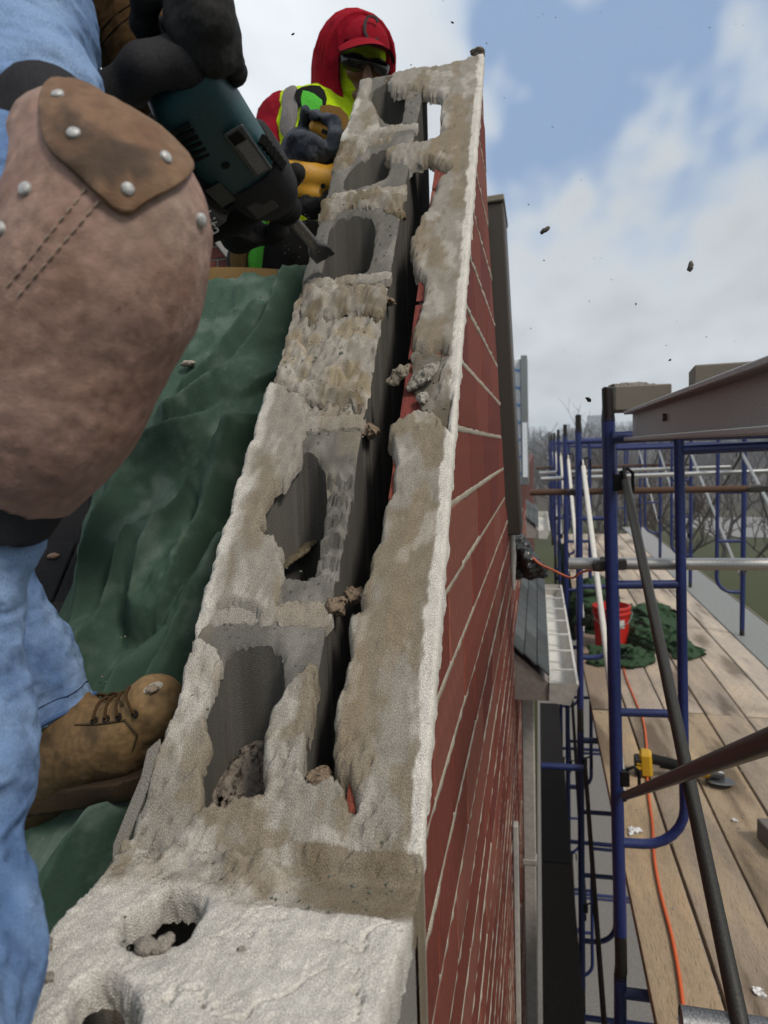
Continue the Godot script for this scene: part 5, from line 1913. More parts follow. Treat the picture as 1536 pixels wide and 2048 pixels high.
func build_worker_near() -> void:
	var o := thing("person", "person in pale jeans, leather knee pad and black gloves working at the left", "person")
	# body under the clothes: hips, trunk, neck and head, all out of the picture
	var g := G.new()
	g.col = Color(0.30, 0.17, 0.11)
	var hip := Vector3(-0.76, 0.66, -0.84)
	var chest := Vector3(-0.70, 1.06, -0.86)
	var f := field(0.04)
	f.chain([hip, Vector3(-0.75, 0.86, -0.85), chest, Vector3(-0.66, 1.24, -0.87), Vector3(-0.62, 1.33, -0.87)], [0.10, 0.09, 0.10, 0.055, 0.05])
	f.egg(Vector3(-0.58, 1.43, -0.87), Vector3(0.092, 0.112, 0.078), Basis(Vector3.BACK, -0.35))
	f.egg(Vector3(-0.545, 1.36, -0.87), Vector3(0.055, 0.05, 0.05))
	f.bone(Vector3(-0.49, 1.415, -0.87), Vector3(-0.475, 1.395, -0.87), 0.012, 0.014)
	for s in [-1.0, 1.0]:
		f.egg(Vector3(-0.60, 1.42, -0.87 + 0.08 * s), Vector3(0.018, 0.03, 0.01))
		f.egg(Vector3(-0.505, 1.43, -0.87 + 0.03 * s), Vector3(0.012, 0.008, 0.014))
	nets(g, f, 0.014)
	part("body", g.mesh(M.skin), o)
	g = G.new()
	g.col = Color(0.02, 0.02, 0.022)
	f = field(0.02)
	f.egg(Vector3(-0.60, 1.465, -0.87), Vector3(0.10, 0.10, 0.088), Basis(Vector3.BACK, -0.35))
	f.cuts = [[Vector3(-0.58, 1.44, -0.87), Vector3(0.35, -0.93, 0).normalized()]]
	nets(g, f, 0.008)
	part("knit_cap", g.mesh(M.cloth), o)
	# jeans
	var knee := at(140, 480, 0.49)
	var near := field(0.05, 0.012, Vector3(6, 11, 6), 0.004, Vector3(18, 50, 18))
	near.chain([hip + Vector3(0.02, -0.02, 0.10), at(-330, -330, 0.70), at(-60, 60, 0.57), knee], [0.125, 0.105, 0.092, 0.058])
	near.chain([knee, at(-60, 990, 0.492), at(-138, 1500, 0.430), at(-160, 1950, 0.36), Vector3(-0.25, -0.29, -0.15)], [0.056, 0.050, 0.060, 0.062, 0.060])
	g = G.new()
	var denim := func(p: Vector3) -> Color:
		var c := Color(0.140, 0.230, 0.395)
		c = c.lerp(Color(0.34, 0.45, 0.61), clampf(0.5 + 0.9 * fbm(p.x * 9.0, p.y * 6.0, p.z * 9.0), 0.0, 1.0) * 0.75)
		c = c.lerp(Color(0.09, 0.15, 0.29), 0.5 * smoothstep(0.1, 0.5, fbm(p.x * 20.0, p.y * 10.0, p.z * 20.0 + 4.0)))
		return c
	nets(g, near, 0.0065, denim)
	var ankle := at(112, 1440, 0.875)
	var far := field(0.04, 0.008, Vector3(9, 16, 9), 0.0025, Vector3(40, 40, 40))
	var kneef := at(-190, 880, 0.86)
	var shin := (ankle - kneef).normalized()
	far.chain([hip + Vector3(0, -0.02, -0.09), Vector3(-0.86, 0.40, -0.90), kneef, ankle - shin * 0.10, ankle + shin * 0.04], [0.12, 0.095, 0.072, 0.064, 0.061])
	far.cuts = [[ankle, shin]]
	nets(g, far, 0.0065, denim)
	var jeans := part("jeans", g.mesh(M.denim), o)
	g = G.new()
	g.col = Color(0.10, 0.16, 0.29)
	var hem := []
	var u := shin.cross(Vector3.BACK).normalized()
	var w := shin.cross(u)
	for k in 33:
		var p := ankle - shin * 0.003 + (u * cos(TAU * k / 32) + w * sin(TAU * k / 32)) * 0.060
		hem.append(far.near(p) - shin * 0.004)
	g.tube(hem, 0.0035, 6, false)
	for k in 33:
		hem[k] = far.near(hem[k] - shin * 0.022) 
	g.col = Color(0.05, 0.07, 0.13)
	g.tube(hem, 0.0011, 5, false)
	part("hem", g.mesh(M.denim), jeans)
	# boots
	build_boot(o, true)
	build_boot(o, false)
	# jacket
	var duck := Color(0.060, 0.034, 0.015)
	g = G.new()
	var body := field(0.05, 0.010, Vector3(6, 9, 6), 0.003, Vector3.ONE * 30.0)
	body.chain([hip + Vector3(0, 0.02, 0), Vector3(-0.75, 0.86, -0.85), chest, Vector3(-0.67, 1.20, -0.87)], [0.16, 0.15, 0.17, 0.09])
	body.chain([chest + Vector3(0.02, 0.10, 0.0), Vector3(-0.60, 1.10, -0.66), at(395, -560, 0.70), at(375, -190, 0.69)], [0.10, 0.085, 0.062, 0.050])
	body.chain([chest + Vector3(0.02, 0.10, 0.0), Vector3(-0.62, 1.08, -1.06), at(170, -75, 1.03), at(300, 130, 1.05), at(438, 372, 1.07)], [0.10, 0.085, 0.068, 0.058, 0.044])
	nets(g, body, 0.0085, func(p: Vector3) -> Color:
		return duck.lerp(Color(0.10, 0.062, 0.03), clampf(0.4 + fbm(p.x * 8.0, p.y * 8.0, p.z * 8.0), 0.0, 1.0)))
	var jacket := part("jacket", g.mesh(M.cloth), o)
	for q in [[0.030, 0.0016], [0.045, 0.0016]]:
		g = G.new()
		g.col = Color(0.03, 0.018, 0.008)
		var a0 := at(300, 130, 1.05)
		var dir: Vector3 = (at(170, -75, 1.03) - a0).normalized()
		var su := dir.cross(Vector3.BACK).normalized()
		var sw := dir.cross(su)
		var ring := []
		for k in 25:
			ring.append(body.near(a0 + dir * q[0] + (su * cos(TAU * k / 24) + sw * sin(TAU * k / 24)) * 0.058))
		g.tube(ring, q[1], 5, false)
		part("seam", g.mesh(M.cloth), jacket)
	# gloves
	var black := Color(0.024, 0.024, 0.026)
	g = G.new()
	g.col = black
	var grip := at(378, 96, 0.735)
	f = fist(grip, at(345, 20, 0.71) - at(400, 175, 0.73), at(420, 40, 0.69) - grip, at(385, -110, 0.69), 1.0, 0.024)
	f.bone(at(385, -110, 0.69), at(378, -240, 0.69), 0.044, 0.050)
	nets(g, f, 0.0035)
	part("glove", g.mesh(M.grip), o)
	g = G.new()
	g.col = black
	var low := at(500, 405, 1.06)
	f = fist(low, at(548, 424, 1.10) - at(456, 398, 1.03), at(476, 452, 1.07) - low, at(440, 396, 1.06), 1.0, 0.022)
	nets(g, f, 0.0035)
	part("glove", g.mesh(M.grip), o)
	# knee pad
	var pad := field(0.05, 0.003, Vector3(9, 9, 9), 0.0012, Vector3.ONE * 45.0)
	var s := 0.48 / 1400.0
	pad.chain([at(140, 312, 0.485), at(236, 428, 0.475), at(192, 572, 0.475), at(86, 788, 0.475), at(-22, 985, 0.475)], [136 * s, 150 * s, 188 * s, 186 * s, 166 * s])
	var c0 := at(62, 1000, 0.475)
	pad.cuts = [[c0, (at(40, 1035, 0.475) - at(67, 1000, 0.475)).normalized()]]
	g = G.new()
	var hide := func(p: Vector3) -> Color:
		var c := Color(0.30, 0.180, 0.142)
		c = c.lerp(Color(0.37, 0.245, 0.205), clampf(0.4 + 0.8 * fbm(p.x * 12.0, p.y * 10.0, p.z * 12.0), 0.0, 1.0))
		c = c.lerp(Color(0.37, 0.285, 0.235), 0.6 * smoothstep(0.1, 0.55, fbm(p.x * 7.0 + 3.0, p.y * 4.0, p.z * 7.0)))
		c = c.lerp(Color(0.17, 0.085, 0.062), 0.35 * smoothstep(0.2, 0.6, fbm(p.x * 16.0, p.y * 12.0 + 8.0, p.z * 16.0)))
		return c
	nets(g, pad, 0.0055, hide)
	var kp := part("knee_pad", g.mesh(M.leather), o)
	g = G.new()
	g.col = Color(0.06, 0.06, 0.068)
	var felt := field(0.04, 0.002, Vector3.ONE * 20.0)
	felt.chain([at(96, 262, 0.50), at(236, 432, 0.478), at(192, 572, 0.478), at(84, 788, 0.478), at(-30, 1000, 0.476)], [134 * s, 138 * s, 174 * s, 175 * s, 163 * s])
	felt.cuts = [[at(30, 1072, 0.475), pad.cuts[0][1]]]
	nets(g, felt, 0.006)
	part("felt_lining", g.mesh(M.felt), kp)
	g = laid(pad, [98, 300, 84, 240, 86, 190, 105, 165, 150, 158, 200, 180, 250, 212, 305, 248, 350, 280, 372, 310, 380, 345, 350, 375, 300, 402, 262, 428, 232, 424, 190, 388, 145, 345], 0.0008, 0.0042)
	for k in g.c.size():
		var p := g.v[k]
		var c := Color(0.165, 0.088, 0.050).lerp(Color(0.25, 0.155, 0.095), clampf(0.5 + fbm(p.x * 25.0, p.y * 25.0, p.z * 25.0), 0.0, 1.0))
		g.c[k] = c.lerp(Color(0.05, 0.035, 0.026), 0.75 * smoothstep(-0.02, 0.3, fbm(p.x * 16.0 + 1.0, p.y * 14.0, p.z * 12.0)))
	var flap := part("flap", g.mesh(M.leather), kp)
	for q in [[121, 204], [152, 279], [323, 322], [252, 383]]:
		part("rivet", rivet(pad, q[0], q[1], 0.0044, 0.005, Color(0.50, 0.50, 0.50)).mesh(M.aluminium), kp)
	for q in [[50, 378], [0, 458], [402, 440]]:
		part("rivet", rivet(pad, q[0], q[1], 0.0048, 0.0005, Color(0.50, 0.50, 0.50)).mesh(M.aluminium), kp)
	for l in [[[172, 378], [8, 582]], [[198, 402], [30, 600]]]:
		for k in 22:
			if k % 2:
				continue
			g = G.new()
			g.col = Color(0.36, 0.29, 0.23)
			var pa := ray_on(pad, lerpf(l[0][0], l[1][0], k / 22.0), lerpf(l[0][1], l[1][1], k / 22.0))
			var pb := ray_on(pad, lerpf(l[0][0], l[1][0], (k + 1.2) / 22.0), lerpf(l[0][1], l[1][1], (k + 1.2) / 22.0))
			g.tube([pa, (pa + pb) * 0.5 + pad.grad(pa) * 0.0008, pb], 0.0007, 5)
			part("stitch", g.mesh(M.cloth), kp)


func build_boot(o: Node3D, seen: bool) -> void:
	var g := G.new()
	var f := field(0.022, 0.0026, Vector3.ONE * 18.0, 0.0006, Vector3.ONE * 60.0)
	var heel := at(60, 1588, 0.872)
	var ball := at(240, 1478, 0.866)
	var toe := at(310, 1410, 0.862)
	var top := at(112, 1420, 0.875)
	var mid := at(180, 1490, 0.87)
	var down := (at(150, 1650, 0.87) - at(120, 1540, 0.87)).normalized()
	if not seen:
		heel = Vector3(-0.265, -0.338, -0.13)
		mid = heel + Vector3(0.065, 0.005, 0.035)
		ball = heel + Vector3(0.13, -0.005, 0.075)
		toe = heel + Vector3(0.175, -0.010, 0.10)
		top = Vector3(-0.25, -0.27, -0.15)
		down = Vector3.DOWN
	f.chain([top, heel.lerp(mid, 0.3) - down * 0.02], [0.046, 0.048])
	f.chain([heel, mid, ball, toe], [0.052, 0.054, 0.050, 0.043])
	f.bone(mid - down * 0.02, top.lerp(mid, 0.3), 0.040, 0.044)
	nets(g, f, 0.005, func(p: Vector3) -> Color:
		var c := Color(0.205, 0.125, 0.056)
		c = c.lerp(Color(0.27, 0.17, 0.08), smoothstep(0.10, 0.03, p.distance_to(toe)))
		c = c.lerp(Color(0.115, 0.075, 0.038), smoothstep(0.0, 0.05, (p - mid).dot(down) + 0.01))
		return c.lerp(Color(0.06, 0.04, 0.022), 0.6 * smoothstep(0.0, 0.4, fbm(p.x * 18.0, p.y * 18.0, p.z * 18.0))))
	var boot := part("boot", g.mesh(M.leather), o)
	g = G.new()
	g.col = Color(0.055, 0.036, 0.020)
	var sole := field(0.016)
	sole.chain([heel + down * 0.040, mid + down * 0.042, ball + down * 0.038, toe + down * 0.028], [0.050, 0.050, 0.053, 0.046])
	sole.cuts = [[heel.lerp(toe, 0.5) + down * 0.032, -down], [heel.lerp(toe, 0.5) + down * 0.066, down]]
	nets(g, sole, 0.005)
	part("sole", g.mesh(M.grip), boot)
	if not seen:
		return
	for q in [[[150, 1450], [200, 1448], [250, 1440], [275, 1470], [262, 1510]], [[196, 1392], [232, 1388], [250, 1420]]]:
		g = G.new()
		g.col = Color(0.07, 0.045, 0.02)
		var pts := []
		for k in q.size() - 1:
			for e in 4:
				var p := ray_on(f, lerpf(q[k][0], q[k + 1][0], e / 4.0), lerpf(q[k][1], q[k + 1][1], e / 4.0))
				pts.append(p + f.grad(p) * 0.0004)
		g.tube(pts, 0.0016, 5)
		part("seam", g.mesh(M.leather), boot)
	for q in [[189, 1442], [213, 1439], [238, 1434], [270, 1428]]:
		g = G.new()
		g.col = Color(0.016, 0.015, 0.014)
		var p := ray_on(f, q[0], q[1])
		var n := f.grad(p)
		var e1 := n.cross(Vector3.UP).normalized()
		var e2 := n.cross(e1)
		var ring := []
		for k in 13:
			ring.append(p + n * 0.001 + (e1 * cos(TAU * k / 12) + e2 * sin(TAU * k / 12)) * 0.0042)
		g.tube(ring, 0.0018, 6, false)
		part("eyelet", g.mesh(M.grip), boot)
	for q in [[189, 1440, 205, 1404, 224, 1398], [213, 1437, 222, 1402, 240, 1392], [238, 1432, 240, 1400, 252, 1384], [270, 1426, 256, 1396, 262, 1376], [205, 1404, 246, 1388, 240, 1392], [222, 1400, 212, 1386, 200, 1384]]:
		g = G.new()
		g.col = Color(0.075, 0.045, 0.022)
		var pts := []
		for k in 9:
			var t := k / 8.0
			var x := lerpf(lerpf(q[0], q[2], t), lerpf(q[2], q[4], t), t)
			var y := lerpf(lerpf(q[1], q[3], t), lerpf(q[3], q[5], t), t)
			var p := ray_on(f, x, y)
			if p.length() > 3.0:
				continue
			pts.append(p + f.grad(p) * (0.003 + 0.004 * sin(PI * t)))
		if pts.size() > 2:
			g.tube(pts, 0.0023, 6)
			part("lace", g.mesh(M.cloth), boot)
	g = laid(f, [286, 1384, 296, 1371, 316, 1363, 326, 1368, 318, 1380, 300, 1388], 0.0002, 0.0006, 3)
	for k in g.c.size():
		g.c[k] = Color(0.5, 0.48, 0.43)
	part("mortar_smear", g.mesh(M.mortar), boot)


func section(z: float, cu: float, cw: float, hu: float, hw: float, e := 3.0, n := 28) -> PackedVector3Array:   # a rounded rectangle across z
	var r := PackedVector3Array()
	for k in n:
		var a := TAU * k / n
		var c := cos(a)
		var s := sin(a)
		r.append(Vector3(cw + signf(s) * pow(absf(s), 2.0 / e) * hw, cu + signf(c) * pow(absf(c), 2.0 / e) * hu, z))
	return r


func lettering(txt: String, size: float, c: Color, font := "Droid Sans", deep := 0.0004) -> ArrayMesh:
	var t := TextMesh.new()
	var sf := SystemFont.new()
	sf.font_names = PackedStringArray([font])
	t.font = sf
	t.text = txt
	t.font_size = 32
	t.pixel_size = size / 32.0
	t.depth = deep
	var arr := t.get_mesh_arrays()
	var out := ArrayMesh.new()
	arr[Mesh.ARRAY_TEX_UV] = null
	arr[Mesh.ARRAY_TANGENT] = null
	var cc := PackedColorArray()
	cc.resize(arr[Mesh.ARRAY_VERTEX].size())
	cc.fill(c)
	arr[Mesh.ARRAY_COLOR] = cc
	out.add_surface_from_arrays(Mesh.PRIMITIVE_TRIANGLES, arr)
	out.surface_set_material(0, M.plain)
	return out


func build_drill() -> void:
	var rear := at(346, 166, 0.72)
	var tip := at(648, 517, 1.19)
	var z := (tip - rear).normalized()
	var u := at(429, 110, 0.72) - rear
	u = (u - z * u.dot(z)).normalized()
	var w := u.cross(z)
	var len := rear.distance_to(tip)
	var o := thing("rotary_hammer", "teal and black cordless rotary hammer with a flat chisel held against the block rim", "rotary hammer", rear, Basis(w * 1.06, u * 1.06, z))
	var teal := Color(0.011, 0.066, 0.076)
	var dark := Color(0.034, 0.035, 0.037)
	var near := 1.0 if w.dot(rear) < 0.0 else -1.0    # the side turned to the camera
	var g := G.new()
	g.col = teal
	g.rings([section(-0.012, 0.012, 0, 0.018, 0.018), section(-0.008, 0.010, 0, 0.036, 0.030), section(0.01, 0.006, 0, 0.042, 0.037), section(0.06, 0.002, 0, 0.046, 0.040), section(0.12, -0.002, 0, 0.046, 0.041), section(0.17, -0.002, 0, 0.044, 0.040), section(0.185, 0.0, 0, 0.044, 0.038)])
	var hs := part("motor_housing", g.mesh(M.plastic), o)
	g = G.new()
	g.col = dark
	g.rings([section(0.150, 0.004, 0, 0.040, 0.0435), section(0.156, 0.004, 0, 0.046, 0.0445), section(0.19, 0.004, 0, 0.045, 0.044), section(0.225, 0.004, 0, 0.042, 0.040), section(0.252, 0.004, 0, 0.034, 0.034, 2.4), section(0.264, 0.004, 0, 0.026, 0.026, 2.0), section(0.267, 0.004, 0, 0.018, 0.018, 2.0)])
	part("gear_case", g.mesh(M.grip), o)
	g = G.new()
	g.col = Color(0.014, 0.014, 0.015)
	var rs := []
	for q in [[0.255, 0.023], [0.264, 0.025], [0.276, 0.025], [0.279, 0.021], [0.291, 0.020], [0.294, 0.023], [0.303, 0.022], [0.309, 0.016], [0.311, 0.010]]:
		rs.append(section(q[0], 0.004, 0, q[1], q[1], 2.0, 24))
	g.rings(rs)
	part("chuck", g.mesh(M.grip), o)
	# chisel
	g = G.new()
	g.col = Color(0.24, 0.24, 0.245)
	rs = []
	for q in [[0.300, 0.0085, 0.0085], [0.39, 0.0085, 0.0085], [0.415, 0.0085, 0.0085], [0.425, 0.0115, 0.0065], [0.440, 0.0165, 0.0055], [0.450, 0.0175, 0.0042], [len - 0.006, 0.0175, 0.0025], [len + 0.004, 0.0175, 0.0006]]:
		rs.append(section(q[0], 0.002, 0, q[1], q[2], 3.0, 20))
	g.rings(rs)
	part("chisel", g.mesh(M.dark_steel), o)
	# handle: a loop from the back of the housing down to the battery
	g = G.new()
	g.col = dark
	var f := field(0.018, 0.0)
	f.chain([Vector3(0, 0.030, 0.01), Vector3(0, 0.020, -0.018), Vector3(0, -0.012, -0.036), Vector3(0, -0.058, -0.028), Vector3(0, -0.092, 0.005)], [0.024, 0.021, 0.0185, 0.019, 0.023])
	f.chain([Vector3(0, -0.092, 0.005), Vector3(0, -0.088, 0.05), Vector3(0, -0.070, 0.12), Vector3(0, -0.040, 0.15)], [0.026, 0.024, 0.024, 0.022])
	nets(g, f, 0.004)
	part("handle", g.mesh(M.grip), o)
	g = G.new()
	g.col = Color(0.03, 0.03, 0.032)
	g.box(Vector3(0, -0.024, -0.014), Vector3(0.010, 0.020, 0.008), Basis(Vector3.RIGHT, -0.3), 0.004)
	part("trigger", g.mesh(M.plastic), o)
	# battery
	g = G.new()
	g.col = Color(0.075, 0.075, 0.085)
	g.box(Vector3(0, -0.080, 0.132), Vector3(0.040, 0.026, 0.066), Basis(Vector3.RIGHT, -0.12), 0.007)
	g.box(Vector3(0, -0.112, 0.135), Vector3(0.036, 0.010, 0.060), Basis(Vector3.RIGHT, -0.12), 0.004)
	var bat := part("battery", g.mesh(M.plastic), o)
	g = G.new()
	g.col = Color(0.03, 0.03, 0.032)
	g.box(Vector3(0, -0.050, 0.117), Vector3(0.033, 0.010, 0.066), Basis(Vector3.RIGHT, -0.12), 0.004)
	g.box(Vector3(0.036 * near, -0.052, 0.117), Vector3(0.003, 0.004, 0.062), Basis(Vector3.RIGHT, -0.12), 0.001)
	part("battery_rail", g.mesh(M.grip), bat)
	for k in 2:
		var lm := lettering(["makita", "781c"][k], 0.034, Color(0.7, 0.7, 0.7))
		var face := Basis(Vector3(0, 0, 1) * near, Vector3(0, 1, 0), Vector3(1, 0, 0) * -near)
		face = Basis(face.y.cross(Vector3(near, 0, 0)), face.y, Vector3(near, 0, 0)) * Basis(Vector3.BACK, -0.1)
		part("handwriting", lm, bat, Vector3(0.0410 * near, -0.070 - 0.020 * k, 0.148 + 0.012 * k), face)
	# vents, name plate, grille, label
	for k in 6:
		g = G.new()
		g.col = Color(0.004, 0.005, 0.006)
		g.box(Vector3(0.0385 * near, -0.020 + 0.0105 * k * 0.0, 0.012 + 0.0105 * k), Vector3(0.002, 0.017 - 0.0012 * k, 0.0026), Basis(Vector3.RIGHT, 0.1), 0.001)
		part("vent", g.mesh(M.grip), hs)
	g = G.new()
	g.col = Color(0.07, 0.075, 0.08)
	g.box(Vector3(0.0412 * near, 0.026, 0.095), Vector3(0.0018, 0.012, 0.045), Basis(Vector3.RIGHT, 0.04), 0.0015)
	var pl := part("name_plate", g.mesh(M.plastic), hs)
	g = G.new()
	g.col = Color(0.20, 0.205, 0.215)
	g.box(Vector3(0.0432 * near, 0.026, 0.103), Vector3(0.0006, 0.007, 0.031), Basis(Vector3.RIGHT, 0.04), 0.0003)
	part("worn_print", g.mesh(M.plastic), pl)
	g = G.new()
	g.col = Color(0.02, 0.021, 0.022)
	for k in 7:
		g.box(Vector3(0.0436 * near, 0.026, 0.052 + 0.0028 * k), Vector3(0.001, 0.007, 0.0008))
	part("dial", g.mesh(M.grip), pl)
	for k in 6:
		g = G.new()
		g.col = Color(0.004, 0.004, 0.004)
		g.box(Vector3(0.031 * near, 0.0445, 0.105 + 0.011 * k), Vector3(0.004, 0.006, 0.0032), Basis(Vector3.BACK, 0.7 * near), 0.001)
		part("vent", g.mesh(M.grip), hs)
	g = G.new()
	g.col = Color(0.035, 0.037, 0.038)
	g.box(Vector3(0.0408 * near, -0.033, 0.135), Vector3(0.0008, 0.010, 0.022), Basis.IDENTITY, 0.0004)
	part("small_label", g.mesh(M.plastic), hs)
	for q in [[-0.004, 0.094], [-0.036, 0.168], [-0.044, 0.085]]:
		g = G.new()
		g.col = Color(0.006, 0.008, 0.009)
		g.tube([Vector3(0.036 * near, q[0], q[1]), Vector3(0.0418 * near, q[0], q[1])], 0.005, 12)
		part("screw_recess", g.mesh(M.grip), hs)
	g = G.new()
	g.col = Color(0.03, 0.031, 0.033)
	g.box(Vector3(0.0425 * near, -0.004, 0.196), Vector3(0.0012, 0.016, 0.018), Basis.IDENTITY, 0.001)
	part("side_badge", g.mesh(M.plastic), o)
	g = G.new()
	g.col = Color(0.018, 0.018, 0.019)
	f = field(0.012)
	f.chain([Vector3(0, 0.028, 0.240), Vector3(0.0, 0.046, 0.236)], [0.018, 0.013])
	f.chain([Vector3(0, -0.02, 0.25), Vector3(0, -0.06, 0.255), Vector3(0, -0.12, 0.24)], [0.022, 0.018, 0.018])
	nets(g, f, 0.004)
	part("side_handle", g.mesh(M.grip), o)


func build_worker_far() -> void:
	var o := thing("person", "person in red hood, red cap, dark glasses and yellow safety vest behind the wall top", "person")
	var head := at(715, 138, 2.05)
	var fw := Vector3(0.50, -0.40, 0.77).normalized()
	var up := (Vector3(0.05, 1, 0.0) - fw * Vector3(0.05, 1, 0.0).dot(fw)).normalized()
	var rt := up.cross(fw)      # local x
	var hb := Basis(rt, up, fw)
	var loc := func(x: float, y: float, zz: float) -> Vector3: return head + hb * Vector3(x, y, zz)
	var chest := at(640, 330, 2.06)
	var pelvis := at(572, 520, 2.06)
	# body: head, neck and trunk in one
	var g := G.new()
	g.col = Color(0.215, 0.115, 0.082)
	var f := field(0.018)
	f.egg(loc.call(0, 0.015, -0.01), Vector3(0.070, 0.098, 0.088), hb)
	f.egg(loc.call(0, -0.060, 0.022), Vector3(0.050, 0.045, 0.052), hb)
	f.bone(loc.call(0, 0.010, 0.080), loc.call(0, -0.028, 0.104), 0.009, 0.014)
	for s in [-1.0, 1.0]:
		f.egg(loc.call(0.033 * s, -0.015, 0.068), Vector3(0.020, 0.016, 0.014), hb)
		f.egg(loc.call(0.072 * s, -0.005, -0.01), Vector3(0.010, 0.028, 0.018), hb)
		f.egg(loc.call(0.030 * s, 0.014, 0.079), Vector3(0.013, 0.008, 0.008), hb)
	f.egg(loc.call(0, -0.066, 0.075), Vector3(0.022, 0.005, 0.008), hb)
	f.egg(loc.call(0, -0.076, 0.073), Vector3(0.019, 0.006, 0.008), hb)
	f.chain([loc.call(0, -0.04, -0.03), loc.call(0, -0.13, -0.04), chest, pelvis], [0.052, 0.055, 0.10, 0.10])
	nets(g, f, 0.005)
	part("body", g.mesh(M.skin), o)
	# neck gaiter
	var neon := Color(0.52, 0.74, 0.012)
	g = G.new()
	g.col = neon
	f = field(0.02, 0.004, Vector3(16, 34, 16), 0.002, Vector3(40, 70, 40))
	f.egg(loc.call(0, 0.018, -0.012), Vector3(0.078, 0.106, 0.094), hb)
	f.egg(loc.call(0, -0.072, 0.012), Vector3(0.062, 0.060, 0.066), hb)
	f.chain([loc.call(0, -0.07, -0.01), loc.call(0.0, -0.17, 0.0)], [0.066, 0.072])
	f.hollow(loc.call(0.004, -0.022, 0.100), Vector3(0.058, 0.046, 0.050), hb)
	nets(g, f, 0.005)
	part("neck_gaiter", g.mesh(M.cloth), o)
	# cap
	g = G.new()
	g.col = Color(0.30, 0.010, 0.022)
	f = field(0.01, 0.002, Vector3.ONE * 20.0)
	f.egg(loc.call(0, 0.050, -0.004), Vector3(0.084, 0.080, 0.103), hb)
	f.cuts = [[loc.call(0, 0.052, 0), -up]]
	nets(g, f, 0.005)
	var cap := part("cap", g.mesh(M.cloth), o)
	g = G.new()
	g.col = Color(0.30, 0.010, 0.022)
	var rs := []
	for a in 9:
		var r := PackedVector3Array()
		for b in 25:
			var s := b / 24.0 * 2.0 - 1.0
			var ext := a / 8.0
			var edge := sqrt(maxf(0.0, 1.0 - s * s * 0.86))
			r.append(loc.call(s * 0.080, 0.070 - 0.034 * s * s - 0.022 * ext * (1.0 - 0.4 * s * s), 0.060 * edge + 0.030 + ext * 0.076 * edge))
		rs.append(r)
	g.rings(rs, false, false)
	part("visor", g.mesh(M.cloth), cap)
	var under := G.new()
	under.col = Color(0.012, 0.012, 0.013)
	for a in rs.size():
		for b in rs[a].size():
			rs[a][b] -= up * 0.004
	under.rings(rs, false, false)
	part("visor_underside", under.mesh(M.cloth), cap)
	var lm := lettering("C", 0.085, Color(0.012, 0.010, 0.012), "Droid Serif", 0.004)
	var lf := (fw + up * 0.42 - rt * 0.05).normalized()
	var lu := (up - lf * up.dot(lf)).normalized()
	part("cap_emblem", lm, cap, loc.call(-0.004, 0.088, 0.090), Basis(lu.cross(lf), lu, lf))
	# hood
	g = G.new()
	f = field(0.03, 0.010, Vector3(10, 5, 10), 0.004, Vector3(34, 10, 34))
	f.egg(loc.call(-0.004, 0.020, -0.030), Vector3(0.112, 0.124, 0.118), hb)
	f.chain([loc.call(-0.02, -0.04, -0.03), loc.call(-0.02, -0.14, -0.02), loc.call(0.0, -0.22, 0.0)], [0.105, 0.100, 0.075])
	f.hollow(loc.call(0.012, 0.0, 0.092), Vector3(0.090, 0.118, 0.098), hb)
	f.hollow(loc.call(0.02, -0.14, 0.09), Vector3(0.05, 0.10, 0.07), hb)
	var folds := f
	nets(g, f, 0.006, func(p: Vector3) -> Color:
		return Color(0.34, 0.008, 0.022) * (0.85 + 0.35 * fbm(p.x * 20.0, p.y * 9.0, p.z * 20.0)))
	for k in g.c.size():
		g.c[k].a = 1.0
	var hood := part("hood", g.mesh(M.cloth), o)
	for k in 4:    # long folds round the rim
		var t := G.new()
		t.col = Color(0.34, 0.008, 0.022)
		var pts := []
		for e in 17:
			var a := lerpf(-0.75, 0.62, e / 16.0) * PI + PI * 0.5
			var p: Vector3 = loc.call(-0.004 + cos(a) * (0.100 + 0.004 * k), 0.012 + sin(a) * (0.114 + 0.004 * k), 0.030 - 0.020 * k)
			pts.append(p)
		t.tube(pts, [0.004, 0.007, 0.008, 0.009, 0.009, 0.010, 0.010, 0.010, 0.010, 0.010, 0.010, 0.010, 0.009, 0.009, 0.008, 0.007, 0.004], 8)
		part("fold", t.mesh(M.cloth), hood)
	# glasses
	g = G.new()
	g.col = Color(0.006, 0.006, 0.007)
	f = field(0.004)
	for s in [-1.0, 1.0]:
		f.egg(loc.call(0.036 * s, 0.006, 0.084 - 0.006), Vector3(0.037, 0.023, 0.016), hb * Basis(Vector3.UP, 0.38 * s))
		f.bone(loc.call(0.066 * s, 0.014, 0.066), loc.call(0.083 * s, 0.014, -0.02), 0.007, 0.006)
	f.bone(loc.call(-0.02, 0.012, 0.092), loc.call(0.02, 0.012, 0.092), 0.005, 0.005)
	nets(g, f, 0.0035)
	part("sunglasses", g.mesh(M.glossy), o)
	# jacket sleeves in crimson
	g = G.new()
	g.col = Color(0.26, 0.010, 0.022)
	f = field(0.03, 0.010, Vector3(12, 9, 12))
	var sl := at(566, 246, 2.02)
	var sr := at(780, 280, 2.14)
	f.chain([chest.lerp(sl, 0.7), sl, at(528, 345, 1.94), at(572, 330, 1.78)], [0.08, 0.070, 0.056, 0.046])
	f.chain([chest.lerp(sr, 0.7), sr, at(800, 380, 2.0), at(720, 360, 1.82)], [0.08, 0.070, 0.056, 0.046])
	nets(g, f, 0.009)
	part("jacket", g.mesh(M.cloth), o)
	# vest
	g = G.new()
	g.col = neon
	var vest := field(0.05, 0.010, Vector3(10, 7, 10), 0.003, Vector3.ONE * 30.0)
